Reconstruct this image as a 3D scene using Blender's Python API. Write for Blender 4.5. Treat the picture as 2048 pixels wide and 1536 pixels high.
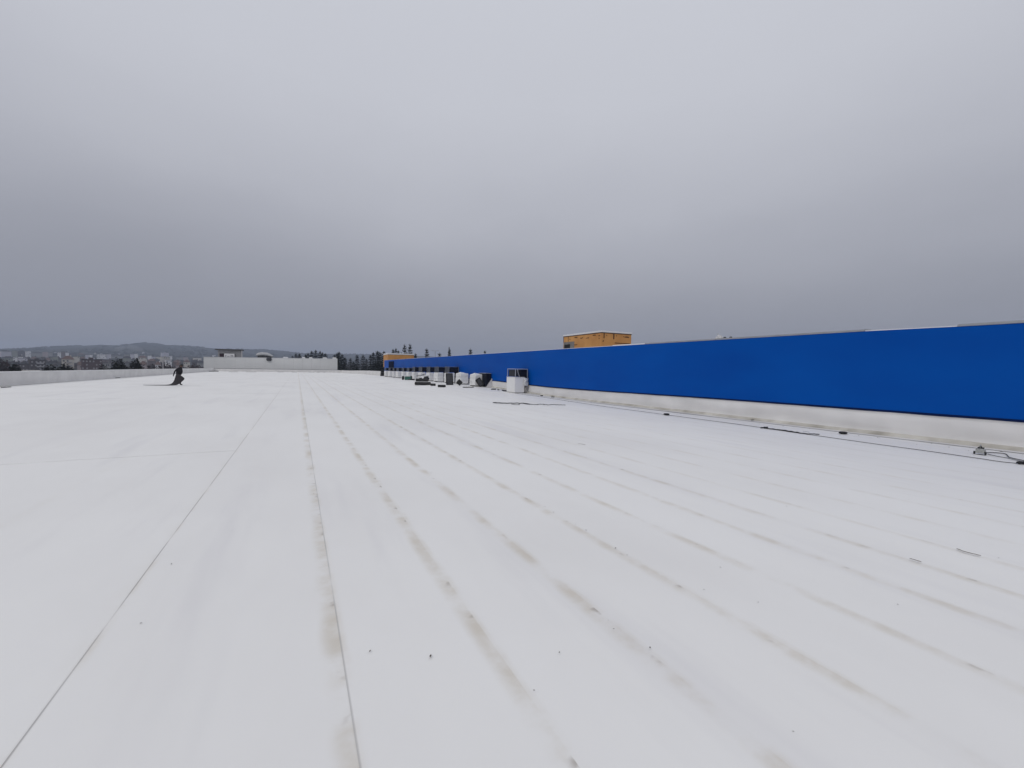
import bpy, math, random
from mathutils import Vector, Matrix, noise as mnoise

random.seed(7)
for o in list(bpy.data.objects):
    bpy.data.objects.remove(o)
scene = bpy.context.scene
COL = scene.collection
R = math.radians

# ------------------------------------------------------------------ camera
# world: +Y runs along the blue wall, +X to the right, roof surface at z = 0
FPX, EYE = 850.0, 1.6
RIGHT = Vector((0.8926, -0.4505, 0.0150)); UP = Vector((0.0008, 0.0348, 0.9994))
FWD = UP.cross(RIGHT).normalized(); RIGHT = FWD.cross(UP).normalized(); UP = RIGHT.cross(FWD)
CAM = Vector((0, 0, EYE))
cd = bpy.data.cameras.new('camera'); cam = bpy.data.objects.new('camera', cd); COL.objects.link(cam)
cd.sensor_width = 36.0; cd.lens = 36.0 * FPX / 2048.0; cd.clip_start = 0.05; cd.clip_end = 20000
m = Matrix.Identity(4)
for i in range(3):
    m[i][0] = RIGHT[i]; m[i][1] = UP[i]; m[i][2] = -FWD[i]; m[i][3] = CAM[i]
cam.matrix_world = m
scene.camera = cam

# ------------------------------------------------------------------ world and light
SUN_AZ, SUN_EL = R(-120), R(45)          # azimuth from +Y towards +X
w = bpy.data.worlds.new('World'); scene.world = w; w.use_nodes = True
nt = w.node_tree; nt.nodes.clear()
def N(t, **kw):
    n = nt.nodes.new(t)
    for k, v in kw.items(): setattr(n, k, v)
    return n
out = N('ShaderNodeOutputWorld'); bg = N('ShaderNodeBackground'); nt.links.new(bg.outputs[0], out.inputs[0])
sky = N('ShaderNodeTexSky'); sky.sky_type = 'NISHITA'; sky.sun_disc = False
sky.sun_elevation = SUN_EL; sky.sun_rotation = SUN_AZ; sky.air_density = 2.0; sky.dust_density = 6.0
skm = N('ShaderNodeVectorMath', operation='SCALE'); skm.inputs[3].default_value = 0.10
nt.links.new(sky.outputs[0], skm.inputs[0])
tc = N('ShaderNodeTexCoord'); sep = N('ShaderNodeSeparateXYZ'); nt.links.new(tc.outputs['Generated'], sep.inputs[0])
mp = N('ShaderNodeMapping'); mp.inputs['Scale'].default_value = (1.0, 1.0, 1.8); mp.inputs['Location'].default_value = (5.180, 13.705, 13.682)
nt.links.new(tc.outputs['Generated'], mp.inputs[0])
n1 = N('ShaderNodeTexNoise'); n1.inputs['Scale'].default_value = 0.75; n1.inputs['Detail'].default_value = 2.5; n1.inputs['Roughness'].default_value = 0.45
n1.inputs['Distortion'].default_value = 0.1
nt.links.new(mp.outputs[0], n1.inputs['Vector'])
mp2 = N('ShaderNodeMapping'); mp2.inputs['Scale'].default_value = (1, 1, 2.2); mp2.inputs['Location'].default_value = (7.3, 2.2, 0.3)
nt.links.new(tc.outputs['Generated'], mp2.inputs[0])
n2 = N('ShaderNodeTexNoise'); n2.inputs['Scale'].default_value = 3.4; n2.inputs['Detail'].default_value = 5; n2.inputs['Roughness'].default_value = 0.5
nt.links.new(mp2.outputs[0], n2.inputs['Vector'])
def wmath(op, a, b):
    n = N('ShaderNodeMath', operation=op)
    for i, v in enumerate((a, b)):
        if isinstance(v, (int, float)): n.inputs[i].default_value = v
        else: nt.links.new(v, n.inputs[i])
    return n.outputs[0]
d1 = wmath('MULTIPLY', wmath('SUBTRACT', n1.outputs['Fac'], 0.5), 0.31)
d2 = wmath('MULTIPLY', wmath('SUBTRACT', n2.outputs['Fac'], 0.5), 0.10)
el = wmath('ADD', wmath('ADD', sep.outputs['Z'], d1), d2)
ramp = N('ShaderNodeValToRGB'); cr = ramp.color_ramp; cr.interpolation = 'B_SPLINE'
stops = [(0.00, (0.318, 0.328, 0.378)), (0.08, (0.318, 0.328, 0.380)), (0.18, (0.382, 0.391, 0.446)),
         (0.32, (0.490, 0.500, 0.556)), (0.52, (0.605, 0.617, 0.672)), (1.0, (0.660, 0.680, 0.740))]
while len(cr.elements) < len(stops): cr.elements.new(0.5)
for e, (p, c) in zip(cr.elements, stops): e.position = p; e.color = (*c, 1)
nt.links.new(el, ramp.inputs[0])
mixw = N('ShaderNodeMix', data_type='RGBA'); mixw.inputs[0].default_value = 0.95
nt.links.new(skm.outputs[0], mixw.inputs[6]); nt.links.new(ramp.outputs[0], mixw.inputs[7])
nt.links.new(mixw.outputs[2], bg.inputs[0]); bg.inputs[1].default_value = 1.0

sl = bpy.data.lights.new('sun', 'SUN'); sl.energy = 0.72; sl.angle = R(40); sl.color = (1.0, 0.97, 0.93)
so = bpy.data.objects.new('sun', sl); COL.objects.link(so)
sdir = Vector((math.sin(SUN_AZ) * math.cos(SUN_EL), math.cos(SUN_AZ) * math.cos(SUN_EL), math.sin(SUN_EL)))
so.rotation_euler = sdir.to_track_quat('Z', 'Y').to_euler(); so.location = (0, 0, 60)
vs = scene.view_settings; vs.view_transform = 'Standard'; vs.look = 'None'; vs.exposure = 0; vs.gamma = 1

# ------------------------------------------------------------------ survey helpers
def ray(px, py): return RIGHT * (px - 1024) - UP * (py - 768) + FWD * FPX
def smooth(t):
    t = max(0.0, min(1.0, t)); return t * t * (3 - 2 * t)
def roofz(x, y):   # tapered insulation: the roof rises gently along the wall
    return 0.28 * smooth((x - 6.5) / 6.0) * smooth((y - 19) / 18) * (1 - smooth((y - 95) / 60))
def G(px, py, z=None):
    r = ray(px, py); zz = z if z is not None else 0.0
    for _ in range(6):
        p = CAM + r * ((zz - EYE) / r.z)
        if z is not None: break
        zz = roofz(p.x, p.y)
    return p
def atX(px, py, X):
    r = ray(px, py); return CAM + r * (X / r.x)
def atY(px, py, Y):
    r = ray(px, py); return CAM + r * (Y / r.y)
def atR(px, py, rad):
    r = ray(px, py); return CAM + r * (rad / math.hypot(r.x, r.y))

# ------------------------------------------------------------------ materials
MATS = {}
def mat(name, col, rough=0.6, var=0.12, scale=3.0, bump=0.0, bscale=None, metal=0.0, spec=0.4, col2=None, detail=4):
    if name in MATS: return MATS[name]
    mt = bpy.data.materials.new(name); mt.use_nodes = True; MATS[name] = mt
    t = mt.node_tree; b = t.nodes['Principled BSDF']
    b.inputs['Roughness'].default_value = rough; b.inputs['Metallic'].default_value = metal
    b.inputs['Specular IOR Level'].default_value = spec
    co = t.nodes.new('ShaderNodeTexCoord'); nz = t.nodes.new('ShaderNodeTexNoise')
    nz.inputs['Scale'].default_value = scale; nz.inputs['Detail'].default_value = detail
    t.links.new(co.outputs['Object'], nz.inputs['Vector'])
    rp = t.nodes.new('ShaderNodeValToRGB'); t.links.new(nz.outputs['Fac'], rp.inputs[0])
    a = tuple(c * (1 - var) for c in col); bb = col2 if col2 else tuple(min(1, c * (1 + var)) for c in col)
    rp.color_ramp.elements[0].position = 0.3; rp.color_ramp.elements[1].position = 0.7
    rp.color_ramp.elements[0].color = (*a, 1); rp.color_ramp.elements[1].color = (*bb, 1)
    t.links.new(rp.outputs[0], b.inputs['Base Color'])
    if bump:
        nb = t.nodes.new('ShaderNodeTexNoise'); nb.inputs['Scale'].default_value = bscale or scale * 4
        t.links.new(co.outputs['Object'], nb.inputs['Vector'])
        bp = t.nodes.new('ShaderNodeBump'); bp.inputs['Strength'].default_value = 1.0; bp.inputs['Distance'].default_value = bump
        t.links.new(nb.outputs['Fac'], bp.inputs['Height']); t.links.new(bp.outputs[0], b.inputs['Normal'])
    return mt

# ------------------------------------------------------------------ mesh helpers
def tag(o, label=None, cat=None, group=None, kind=None):
    if label: o['label'] = label
    if cat: o['category'] = cat
    if group: o['group'] = group
    if kind: o['kind'] = kind
    return o
def empty(name, loc, rz=0.0):
    o = bpy.data.objects.new(name, None); COL.objects.link(o); o.location = loc; o.rotation_euler = (0, 0, rz)
    o.empty_display_size = 0.2
    return o
def link(name, me, parent=None, loc=(0, 0, 0), rz=0.0):
    o = bpy.data.objects.new(name, me); COL.objects.link(o); o.parent = parent; o.location = loc; o.rotation_euler = (0, 0, rz)
    return o
class MB:
    def __init__(s): s.v = []; s.f = []
    def add(s, vs, fs):
        b = len(s.v); s.v += [tuple(v) for v in vs]; s.f += [tuple(i + b for i in f) for f in fs]
    def box(s, x0, x1, y0, y1, z0, z1, top=None):
        s.hexa([(x0, y0, z0), (x1, y0, z0), (x1, y1, z0), (x0, y1, z0), (x0, y0, z1), (x1, y0, z1), (x1, y1, z1), (x0, y1, z1)])
    def hexa(s, p):
        s.add(p, [(0, 3, 2, 1), (4, 5, 6, 7), (0, 1, 5, 4), (1, 2, 6, 5), (2, 3, 7, 6), (3, 0, 4, 7)])
    def bar(s, a, b, w, h=None):
        a = Vector(a); b = Vector(b); d = (b - a).normalized(); h = h or w
        u = d.cross(Vector((0, 0, 1)))
        if u.length < 1e-3: u = Vector((1, 0, 0))
        u.normalize(); v = u.cross(d)
        p = []
        for c in (a, b):
            p += [c - u * w / 2 - v * h / 2, c + u * w / 2 - v * h / 2, c + u * w / 2 + v * h / 2, c - u * w / 2 + v * h / 2]
        s.hexa(p)
    def tube(s, pts, r, n=8, cap=True):
        pts = [Vector(p) for p in pts]; rs = r if isinstance(r, (list, tuple)) else [r] * len(pts)
        b = len(s.v)
        for i, p in enumerate(pts):
            d = (pts[min(i + 1, len(pts) - 1)] - pts[max(i - 1, 0)]).normalized()
            u = d.cross(Vector((0, 0, 1)))
            if u.length < 1e-3: u = Vector((1, 0, 0))
            u.normalize(); v = u.cross(d)
            for k in range(n):
                a = 2 * math.pi * k / n
                s.v.append(tuple(p + (u * math.cos(a) + v * math.sin(a)) * rs[i]))
        for i in range(len(pts) - 1):
            for k in range(n):
                s.f.append((b + i * n + k, b + i * n + (k + 1) % n, b + (i + 1) * n + (k + 1) % n, b + (i + 1) * n + k))
        if cap:
            s.f.append(tuple(b + k for k in range(n))[::-1]); e = b + (len(pts) - 1) * n
            s.f.append(tuple(e + k for k in range(n)))
    def sweep(s, profiles, closed=False):
        b = len(s.v); n = len(profiles[0])
        for p in profiles: s.v += [tuple(q) for q in p]
        for i in range(len(profiles) - 1):
            for k in range(n if closed else n - 1):
                k2 = (k + 1) % n
                s.f.append((b + i * n + k, b + i * n + k2, b + (i + 1) * n + k2, b + (i + 1) * n + k))
        if closed:
            s.f.append(tuple(b + k for k in range(n))); e = b + (len(profiles) - 1) * n
            s.f.append(tuple(e + k for k in range(n))[::-1])
    def mesh(s, name, material, smooth_=False):
        me = bpy.data.meshes.new(name); me.from_pydata(s.v, [], s.f); me.materials.append(material)
        me.validate(); me.update()
        import bmesh
        bm = bmesh.new(); bm.from_mesh(me); bmesh.ops.recalc_face_normals(bm, faces=bm.faces); bm.to_mesh(me); bm.free()
        if smooth_: me.polygons.foreach_set('use_smooth', [True] * len(me.polygons))
        return me
    def build(s, name, material, parent=None, smooth_=False, bevel=0.0, loc=(0, 0, 0), rz=0.0):
        o = link(name, s.mesh(name, material, smooth_), parent, loc, rz)
        if bevel:
            md = o.modifiers.new('bevel', 'BEVEL'); md.width = bevel; md.segments = 2; md.limit_method = 'ANGLE'
        return o
def nz(x, y, z=0.0): return mnoise.noise(Vector((x, y, z)))
ORD = ['first', 'second', 'third', 'fourth', 'fifth', 'sixth', 'seventh', 'eighth', 'ninth', 'tenth', 'eleventh', 'twelfth',
       'thirteenth', 'fourteenth', 'fifteenth', 'sixteenth', 'seventeenth', 'eighteenth', 'nineteenth', 'twentieth', 'twenty-first',
       'twenty-second', 'twenty-third', 'twenty-fourth', 'twenty-fifth', 'twenty-sixth', 'twenty-seventh', 'twenty-eighth']

# ------------------------------------------------------------------ terrain
CREST = [(-400, 712), (0, 699), (60, 697), (95, 694.5), (150, 692), (190, 689.5), (205, 688.5), (240, 690.5), (262, 689), (272, 687.5), (290, 686), (315, 688),
         (330, 691), (360, 691.5), (400, 694), (430, 697), (490, 699), (530, 699.5), (565, 703), (600, 706.5), (640, 707.5), (740, 709), (800, 711), (1000, 718)]
CT = []
for px, py in CREST:
    r = ray(px, py); CT.append((math.atan2(r.x, r.y), r.z / math.hypot(r.x, r.y)))
def crest(a):
    if a <= CT[0][0]: return CT[0][1]
    if a >= CT[-1][0]: return CT[-1][1]
    for (a0, t0), (a1, t1) in zip(CT, CT[1:]):
        if a0 <= a <= a1: return t0 + (t1 - t0) * (a - a0) / (a1 - a0)
RP = [(0, -10), (350, -10), (600, -5), (900, 3), (1400, 15), (2000, 36), (2600, 68), (3000, 88), (3600, 70), (4800, 40)]
def terrain(x, y):
    r = math.hypot(x, y); a = math.atan2(x, y); c = crest(a) * 3000 + EYE; k = c / 88.0
    for (r0, z0), (r1, z1) in zip(RP, RP[1:]):
        if r <= r1:
            z = z0 + (z1 - z0) * (r - r0) / (r1 - r0); break
    else: z = 40
    if z > 0: z *= 1 + (k - 1) * min(1, max(0, (r - 900) / 2000))
    return z
def build_terrain():
    rads = [0, 60, 150, 250, 350, 450, 600, 750, 900, 1100, 1400, 1700, 2000, 2300, 2600, 2800, 3000, 3200, 3600, 4200, 4800]
    NA = 480; v = [(0, 0, -10)]; f = []
    for r in rads[1:]:
        for k in range(NA):
            a = 2 * math.pi * k / NA; x, y = r * math.sin(a), r * math.cos(a)
            z = terrain(x, y)
            if 1500 < r: z += (nz(x * .004, y * .004) * 9 + nz(x * .015, y * .015) * 4) * (0.45 if r == 3000 else 1)
            v.append((x, y, z))
    for k in range(NA): f.append((0, 1 + k, 1 + (k + 1) % NA))
    for i in range(len(rads) - 2):
        for k in range(NA):
            a, b = 1 + i * NA, 1 + (i + 1) * NA; k2 = (k + 1) % NA
            f.append((a + k, b + k, b + k2, a + k2))
    b = MB(); b.v = v; b.f = f
    mt = mat('terrain_cover', (0.026, 0.030, 0.030), 0.95, 0.4, 0.012, bump=0, spec=0.1, col2=(0.050, 0.050, 0.044), detail=9)
    tag(b.build('terrain', mt, smooth_=True), kind='structure')
build_terrain()

# ------------------------------------------------------------------ roof
WX = 14.10                                   # face of the blue wall
def parx(y): return -16.35 - 0.045 * y        # inner face of the low left parapet
FAR_Y, NEAR_Y, WALL_END = 163.0, -12.0, 79.5
MEMB_W = (0.80, 0.80, 0.81)
def membrane_material():
    mt = bpy.data.materials.new('white_roof_membrane'); mt.use_nodes = True; t = mt.node_tree; L = t.links.new
    b = t.nodes['Principled BSDF']; b.inputs['Roughness'].default_value = 0.55; b.inputs['Specular IOR Level'].default_value = 0.25
    def n(tp, **kw):
        x = t.nodes.new(tp)
        for k, v in kw.items(): setattr(x, k, v)
        return x
    def M(op, a, bb=0.0, c=None):
        x = n('ShaderNodeMath', operation=op)
        for i, v in enumerate((a, bb, c)):
            if v is None: continue
            if isinstance(v, (int, float)): x.inputs[i].default_value = v
            else: L(v, x.inputs[i])
        return x.outputs[0]
    def rng(v, a, bb, c=0.0, d=1.0, tp='SMOOTHSTEP'):
        x = n('ShaderNodeMapRange', interpolation_type=tp)
        L(v, x.inputs[0])
        for i, k in enumerate((a, bb, c, d)): x.inputs[i + 1].default_value = k
        return x.outputs[0]
    geo = n('ShaderNodeNewGeometry'); pos = geo.outputs['Position']
    def noise(scale, sx=1, sy=1, det=3, loc=(0, 0, 0), rough=0.5, dist=0.0):
        mp = n('ShaderNodeMapping'); mp.inputs['Scale'].default_value = (sx, sy, 1); mp.inputs['Location'].default_value = loc
        L(pos, mp.inputs[0]); x = n('ShaderNodeTexNoise'); x.inputs['Scale'].default_value = scale; x.inputs['Detail'].default_value = det
        x.inputs['Roughness'].default_value = rough; x.inputs['Distortion'].default_value = dist
        L(mp.outputs[0], x.inputs['Vector']); return x.outputs['Fac']
    def uv(name):
        u = n('ShaderNodeUVMap'); u.uv_map = name; s = n('ShaderNodeSeparateXYZ'); L(u.outputs[0], s.inputs[0]); return s.outputs['X'], s.outputs['Y']
    dl, soil = uv('from_left_seam'); dr, crisp = uv('from_right_seam')
    wob = M('MULTIPLY', M('SUBTRACT', noise(1.6, 1, 1, 3), 0.5), 0.07)
    # soft silt that settled beside the lap, broken up along its length
    bandR = rng(M('ADD', dr, wob), 0.03, 0.125, 1, 0)
    bandL = rng(M('ADD', dl, wob), 0.0, 0.05, 1, 0)
    along = rng(noise(1.5, 0.9, 1, 5, (3, 1, 0), 0.65), 0.37, 0.68)
    silt = M('MULTIPLY', M('MAXIMUM', bandR, M('MULTIPLY', bandL, 0.6)), along)
    silt = M('MULTIPLY', M('ADD', silt, M('MULTIPLY', bandR, 0.02)), soil)
    # small dark dabs where the silt dried
    dab = M('MULTIPLY', M('MULTIPLY', rng(M('ADD', dr, wob), 0.0, 0.055, 1, 0), rng(noise(4.2, 1.0, 1, 3, (9, 4, 0), 0.55), 0.58, 0.70)), soil)
    # the lap edge itself, a thin line of dirt that comes and goes
    edge = M('MULTIPLY', M('MULTIPLY', rng(dl, 0.004, 0.013, 1, 0), rng(noise(0.9, 1, 1, 3, (2, 7, 0)), 0.32, 0.52)), crisp)
    # broad patchy film and faint foot traffic
    film = rng(noise(0.30, 1, 0.5, 5, (1, 1, 0), 0.6), 0.35, 0.75)
    scuff = rng(noise(2.2, 0.5, 1.0, 6, (5, 2, 0), 0.7, 0.6), 0.66, 0.80)
    speck = rng(noise(21, 1, 1, 2, (4, 4, 0)), 0.78, 0.83)
    streak = rng(noise(0.55, 2.4, 0.25, 4, (11, 0, 0), 0.6), 0.52, 0.72)
    def mix(a, bb, fac):
        x = n('ShaderNodeMix', data_type='RGBA'); L(fac, x.inputs[0])
        for i, c in ((6, a), (7, bb)):
            if isinstance(c, tuple): x.inputs[i].default_value = (*c, 1)
            else: L(c, x.inputs[i])
        return x.outputs[2]
    c = mix((0.845, 0.840, 0.825), (0.785, 0.776, 0.762), film)
    c = mix(c, (0.70, 0.69, 0.70), M('MULTIPLY', streak, 0.42))
    c = mix(c, (0.62, 0.61, 0.60), M('MULTIPLY', scuff, 0.32))
    c = mix(c, (0.58, 0.52, 0.42), M('MULTIPLY', silt, 0.66))
    c = mix(c, (0.33, 0.29, 0.25), M('MULTIPLY', dab, 0.65))
    c = mix(c, (0.25, 0.24, 0.24), M('MULTIPLY', edge, 0.62))
    c = mix(c, (0.45, 0.43, 0.40), M('MULTIPLY', speck, 0.25))
    L(c, b.inputs['Base Color'])
    bp = n('ShaderNodeBump'); bp.inputs['Strength'].default_value = 1; bp.inputs['Distance'].default_value = 0.02
    L(noise(0.9, 1, 0.6, 3, (8, 8, 0)), bp.inputs['Height']); L(bp.outputs[0], b.inputs['Normal'])
    return mt
MEMB = membrane_material(); MATS['memb'] = MEMB
WHITE = mat('white_membrane_upstand', (0.71, 0.70, 0.69), 0.5, 0.08, 0.8, bump=0.01, bscale=1.5, spec=0.3)
DIRTY = mat('dirty_weld_strip', (0.46, 0.43, 0.37), 0.7, 0.30, 1.6, bump=0.004, bscale=9, col2=(0.66, 0.64, 0.58), detail=6)
CONC = mat('building_concrete', (0.42, 0.41, 0.40), 0.85, 0.12, 0.6, bump=0.004)

def build_roof():
    b = MB()
    ys = [NEAR_Y, FAR_Y + 1]
    pts = [(parx(NEAR_Y) - 0.35, NEAR_Y), (WX + 0.5, NEAR_Y), (WX + 0.5, FAR_Y + 0.35), (parx(FAR_Y) - 0.35, FAR_Y + 0.35)]
    b.hexa([(x, y, -10.5) for x, y in pts] + [(x, y, -0.06) for x, y in pts])
    deck = tag(b.build('roof', CONC), kind='structure')
    right = [0.22, 1.02, 1.80, 2.58, 3.36, 4.11, 4.79, 5.47, 6.24, 7.01, 7.78, 8.55, 9.32, 10.09, 10.86, 11.63, 12.40, 13.17, 14.02]
    left = [-1.05]
    while left[-1] > -25: left.append(left[-1] - 1.52)
    seams = sorted(left) + right
    yy = [NEAR_Y]
    while yy[-1] < FAR_Y:
        yy.append(min(FAR_Y, yy[-1] + (0.6 if yy[-1] < 12 else 1.5 if yy[-1] < 40 else 5)))
    for i, (xa, xb) in enumerate(zip(seams, seams[1:])):
        leftside = xb < -1.0
        if leftside:   # sheets on the left are shorter: cross laps
            off = {0: 9.6}.get(round((-1.05 - xb) / 1.52), 9.6 + random.uniform(-4, 4) if (-1.05 - xb) > 3.2 else 9.6)
            cuts = [NEAR_Y, off]
            while cuts[-1] + 20 < FAR_Y - 6: cuts.append(cuts[-1] + 20)
            cuts.append(FAR_Y)
        else: cuts = [NEAR_Y, FAR_Y]
        soil = 0.10 if leftside else (0.25 if xa < 0.1 and xa < -1 else 1.0)
        if 0.1 < xb < 0.3: soil = 1.0
        if xb > 3.3: soil = 0.8
        if xb > 5.4: soil = 0.42
        if xb > 9: soil = 0.30
        crisp = 1.0 if abs(xa + 1.05) < .02 else 0.7 if abs(xa - .22) < .02 else 0.0
        for ca, cb in zip(cuts, cuts[1:]):
            lap = leftside and ca > NEAR_Y
            ya = ([ca - .05, ca - .044, ca - .03, ca + .06] if lap else [ca]) + [y for y in yy if ca + .3 < y < cb - .3] + [cb]
            prof = [0.0, 0.012, 0.05, 0.30, (xb - xa) * .5, (xb - xa) - 0.30, (xb - xa) - 0.10, (xb - xa) - 0.0, (xb - xa) + 0.06]
            k_ = 1.0 if abs(xa + 1.05) < .02 else 0.3 if abs(xa - .22) < .02 else 0.06
            zl = [k_ * q for q in (0.0042, 0.0048, 0.0046, 0.0022, 0.0012, 0.0006, 0.0002, 0.0)] + [-0.0004]
            v = []; f = []; uvl = []; uvr = []
            for j, y in enumerate(ya):
                for p, zo in zip(prof, zl):
                    x = max(xa + p, parx(y) + 0.05 + p * 1e-4)
                    u = nz(x * .8, y * .5, 3) * 0.006 + nz(x * .25, y * .2, 1) * 0.010
                    cut = (0.0, .005, .005, .003)[j] if lap and j < 4 else 0.0
                    v.append((x, y, roofz(x, y) + zo + u + cut))
                    if lap and j < 4: uvl.append(((0.0, .004, .02, .05)[j] if j < 3 else max(p, .05), 0.0)); uvr.append((1.0, 0.55 if j < 3 else 0.0))
                    else: uvl.append((p, soil)); uvr.append((xb - xa - p, crisp))
            n = len(prof)
            for j in range(len(ya) - 1):
                for k in range(n - 1): f.append((j * n + k, j * n + k + 1, (j + 1) * n + k + 1, (j + 1) * n + k))
            me = bpy.data.meshes.new('membrane_sheet'); me.from_pydata(v, [], f)
            for nm, src in (('from_left_seam', uvl), ('from_right_seam', uvr)):
                l = me.uv_layers.new(name=nm)
                for lp in me.loops: l.data[lp.index].uv = src[lp.vertex_index]
            me.polygons.foreach_set('use_smooth', [True] * len(me.polygons)); me.materials.append(MEMB)
            if leftside and max(parx(c) for c in (ca, cb)) > xb and min(parx(ca), parx(cb)) > xb: continue
            link('membrane_sheet', me, deck)
build_roof()

# ------------------------------------------------------------------ low parapets round the roof
PARTOP = 0.97
def coved_wall(name, line, nrm, h, thick, seg, label, amp=0.02):
    """membrane covered parapet: line of (x, y) points, nrm points to the roof side"""
    root = empty(name, (line[0][0], line[0][1], 0)); tag(root, label, 'parapet')
    (x0, y0), (x1, y1) = line; L = math.hypot(x1 - x0, y1 - y0); n = max(2, int(L / seg))
    prof = [(0.22, 0.012), (0.07, 0.016), (0.03, 0.04), (0.012, 0.12), (0.005, h * .5), (0.0, h - 0.03), (-0.012, h), (-thick, h + 0.01), (-thick, -10.4)]
    rows = []
    for i in range(n + 1):
        t = i / n; x = x0 + (x1 - x0) * t; y = y0 + (y1 - y0) * t; row = []
        for k, (d, z) in enumerate(prof):
            wv = nz(x * .35 + z * 2, y * .35, z * 1.7) * amp if 2 < k < 6 else 0
            zz = z + (roofz(x, y) if z >= 0 else 0) + (nz(x * .2, y * .2, 9) * .012 if k in (5, 6, 7) else 0)
            row.append((x + nrm[0] * (d + wv) - root.location.x, y + nrm[1] * (d + wv) - root.location.y, zz))
        rows.append(row)
    b = MB(); b.sweep(rows); b.build('upstand_membrane', WHITE, root, smooth_=False)
    b = MB(); rows = []
    for i in range(n + 1):
        t = i / n; x = x0 + (x1 - x0) * t; y = y0 + (y1 - y0) * t
        rows.append([(x + nrm[0] * d - root.location.x, y + nrm[1] * d - root.location.y, roofz(x, y) + z) for d, z in ((0.30 + nz(x, y) * .04, 0.014), (0.26, 0.02), (0.19, 0.021))])
    b.sweep(rows); b.build('weld_strip', DIRTY, root)
    b = MB(); rows = []
    for i in range(n + 1):
        t = i / n; x = x0 + (x1 - x0) * t; y = y0 + (y1 - y0) * t; z = h + roofz(x, y)
        rows.append([(x + nrm[0] * d - root.location.x, y + nrm[1] * d - root.location.y, z + e) for d, e in
                     ((0.015, -0.06), (0.02, 0.012), (-thick - 0.03, 0.035), (-thick - 0.03, -0.09))])
    b.sweep(rows); b.build('coping', mat('pale_coping', (0.70, 0.70, 0.70), 0.45, 0.06, 0.7), root)
    return root
coved_wall('parapet', [(parx(NEAR_Y), NEAR_Y), (parx(FAR_Y), FAR_Y)], (1, 0.045), PARTOP, 0.3, 1.2, 'long low white parapet along the left roof edge, in front of the town')
coved_wall('parapet', [(parx(FAR_Y), FAR_Y), (WX, FAR_Y)], (0, -1), 0.80, 0.3, 1.5, 'low white parapet across the far end of the roof below the white clad block')
coved_wall('parapet', [(WX, FAR_Y), (WX, WALL_END)], (-1, 0), 0.80, 0.3, 1.5, 'low white parapet from the blue wall end to the white block, below the firs')

# ------------------------------------------------------------------ blue building
BLUE = bpy.data.materials.new('blue_coated_cladding'); BLUE.use_nodes = True
def blue_nodes():
    t = BLUE.node_tree; b = t.nodes['Principled BSDF']; L = t.links.new
    b.inputs['Roughness'].default_value = 0.45; b.inputs['Specular IOR Level'].default_value = 0.06
    g = t.nodes.new('ShaderNodeNewGeometry'); mp = t.nodes.new('ShaderNodeMapping'); mp.inputs['Scale'].default_value = (1, .35, .9)
    L(g.outputs['Position'], mp.inputs[0]); nn = t.nodes.new('ShaderNodeTexNoise'); nn.inputs['Scale'].default_value = 0.8; nn.inputs['Detail'].default_value = 6
    L(mp.outputs[0], nn.inputs['Vector']); rp = t.nodes.new('ShaderNodeValToRGB'); L(nn.outputs['Fac'], rp.inputs[0])
    rp.color_ramp.elements[0].color = (0.0, 0.064, 0.345, 1); rp.color_ramp.elements[1].color = (0.0, 0.080, 0.395, 1)
    rp.color_ramp.elements[0].position = .3; rp.color_ramp.elements[1].position = .7
    L(rp.outputs[0], b.inputs['Base Color'])
    mp3 = t.nodes.new('ShaderNodeMapping'); mp3.inputs['Scale'].default_value = (1, 1.0, .35); L(g.outputs['Position'], mp3.inputs[0])
    n3 = t.nodes.new('ShaderNodeTexNoise'); n3.inputs['Scale'].default_value = 0.9; n3.inputs['Detail'].default_value = 2; L(mp3.outputs[0], n3.inputs['Vector'])
    bp = t.nodes.new('ShaderNodeBump'); bp.inputs['Distance'].default_value = 0.012; L(n3.outputs['Fac'], bp.inputs['Height']); L(bp.outputs[0], b.inputs['Normal'])
blue_nodes()
DBLUE = mat('dark_blue_flashing', (0.001, 0.010, 0.060), 0.6, 0.1, 1.0, spec=.08)
COPE = mat('white_coping_trim', (0.72, 0.73, 0.75), 0.45, 0.06, 0.8)
GUTTER = mat('galvanised_strip', (0.36, 0.37, 0.39), 0.5, 0.12, 2.0, metal=0.5)
def wall_top(y):
    P = [(-12, 2.78), (3, 2.79), (6, 2.84), (14, 2.885), (23, 2.94), (79.5, 3.12)]
    for (a, za), (c, zc) in zip(P, P[1:]):
        if y <= c: return za + (zc - za) * (y - a) / (c - a)
    return P[-1][1]
UPH = 0.64
def uph(y): return UPH - 0.10 * smooth((y - 8) / 18)
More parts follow.
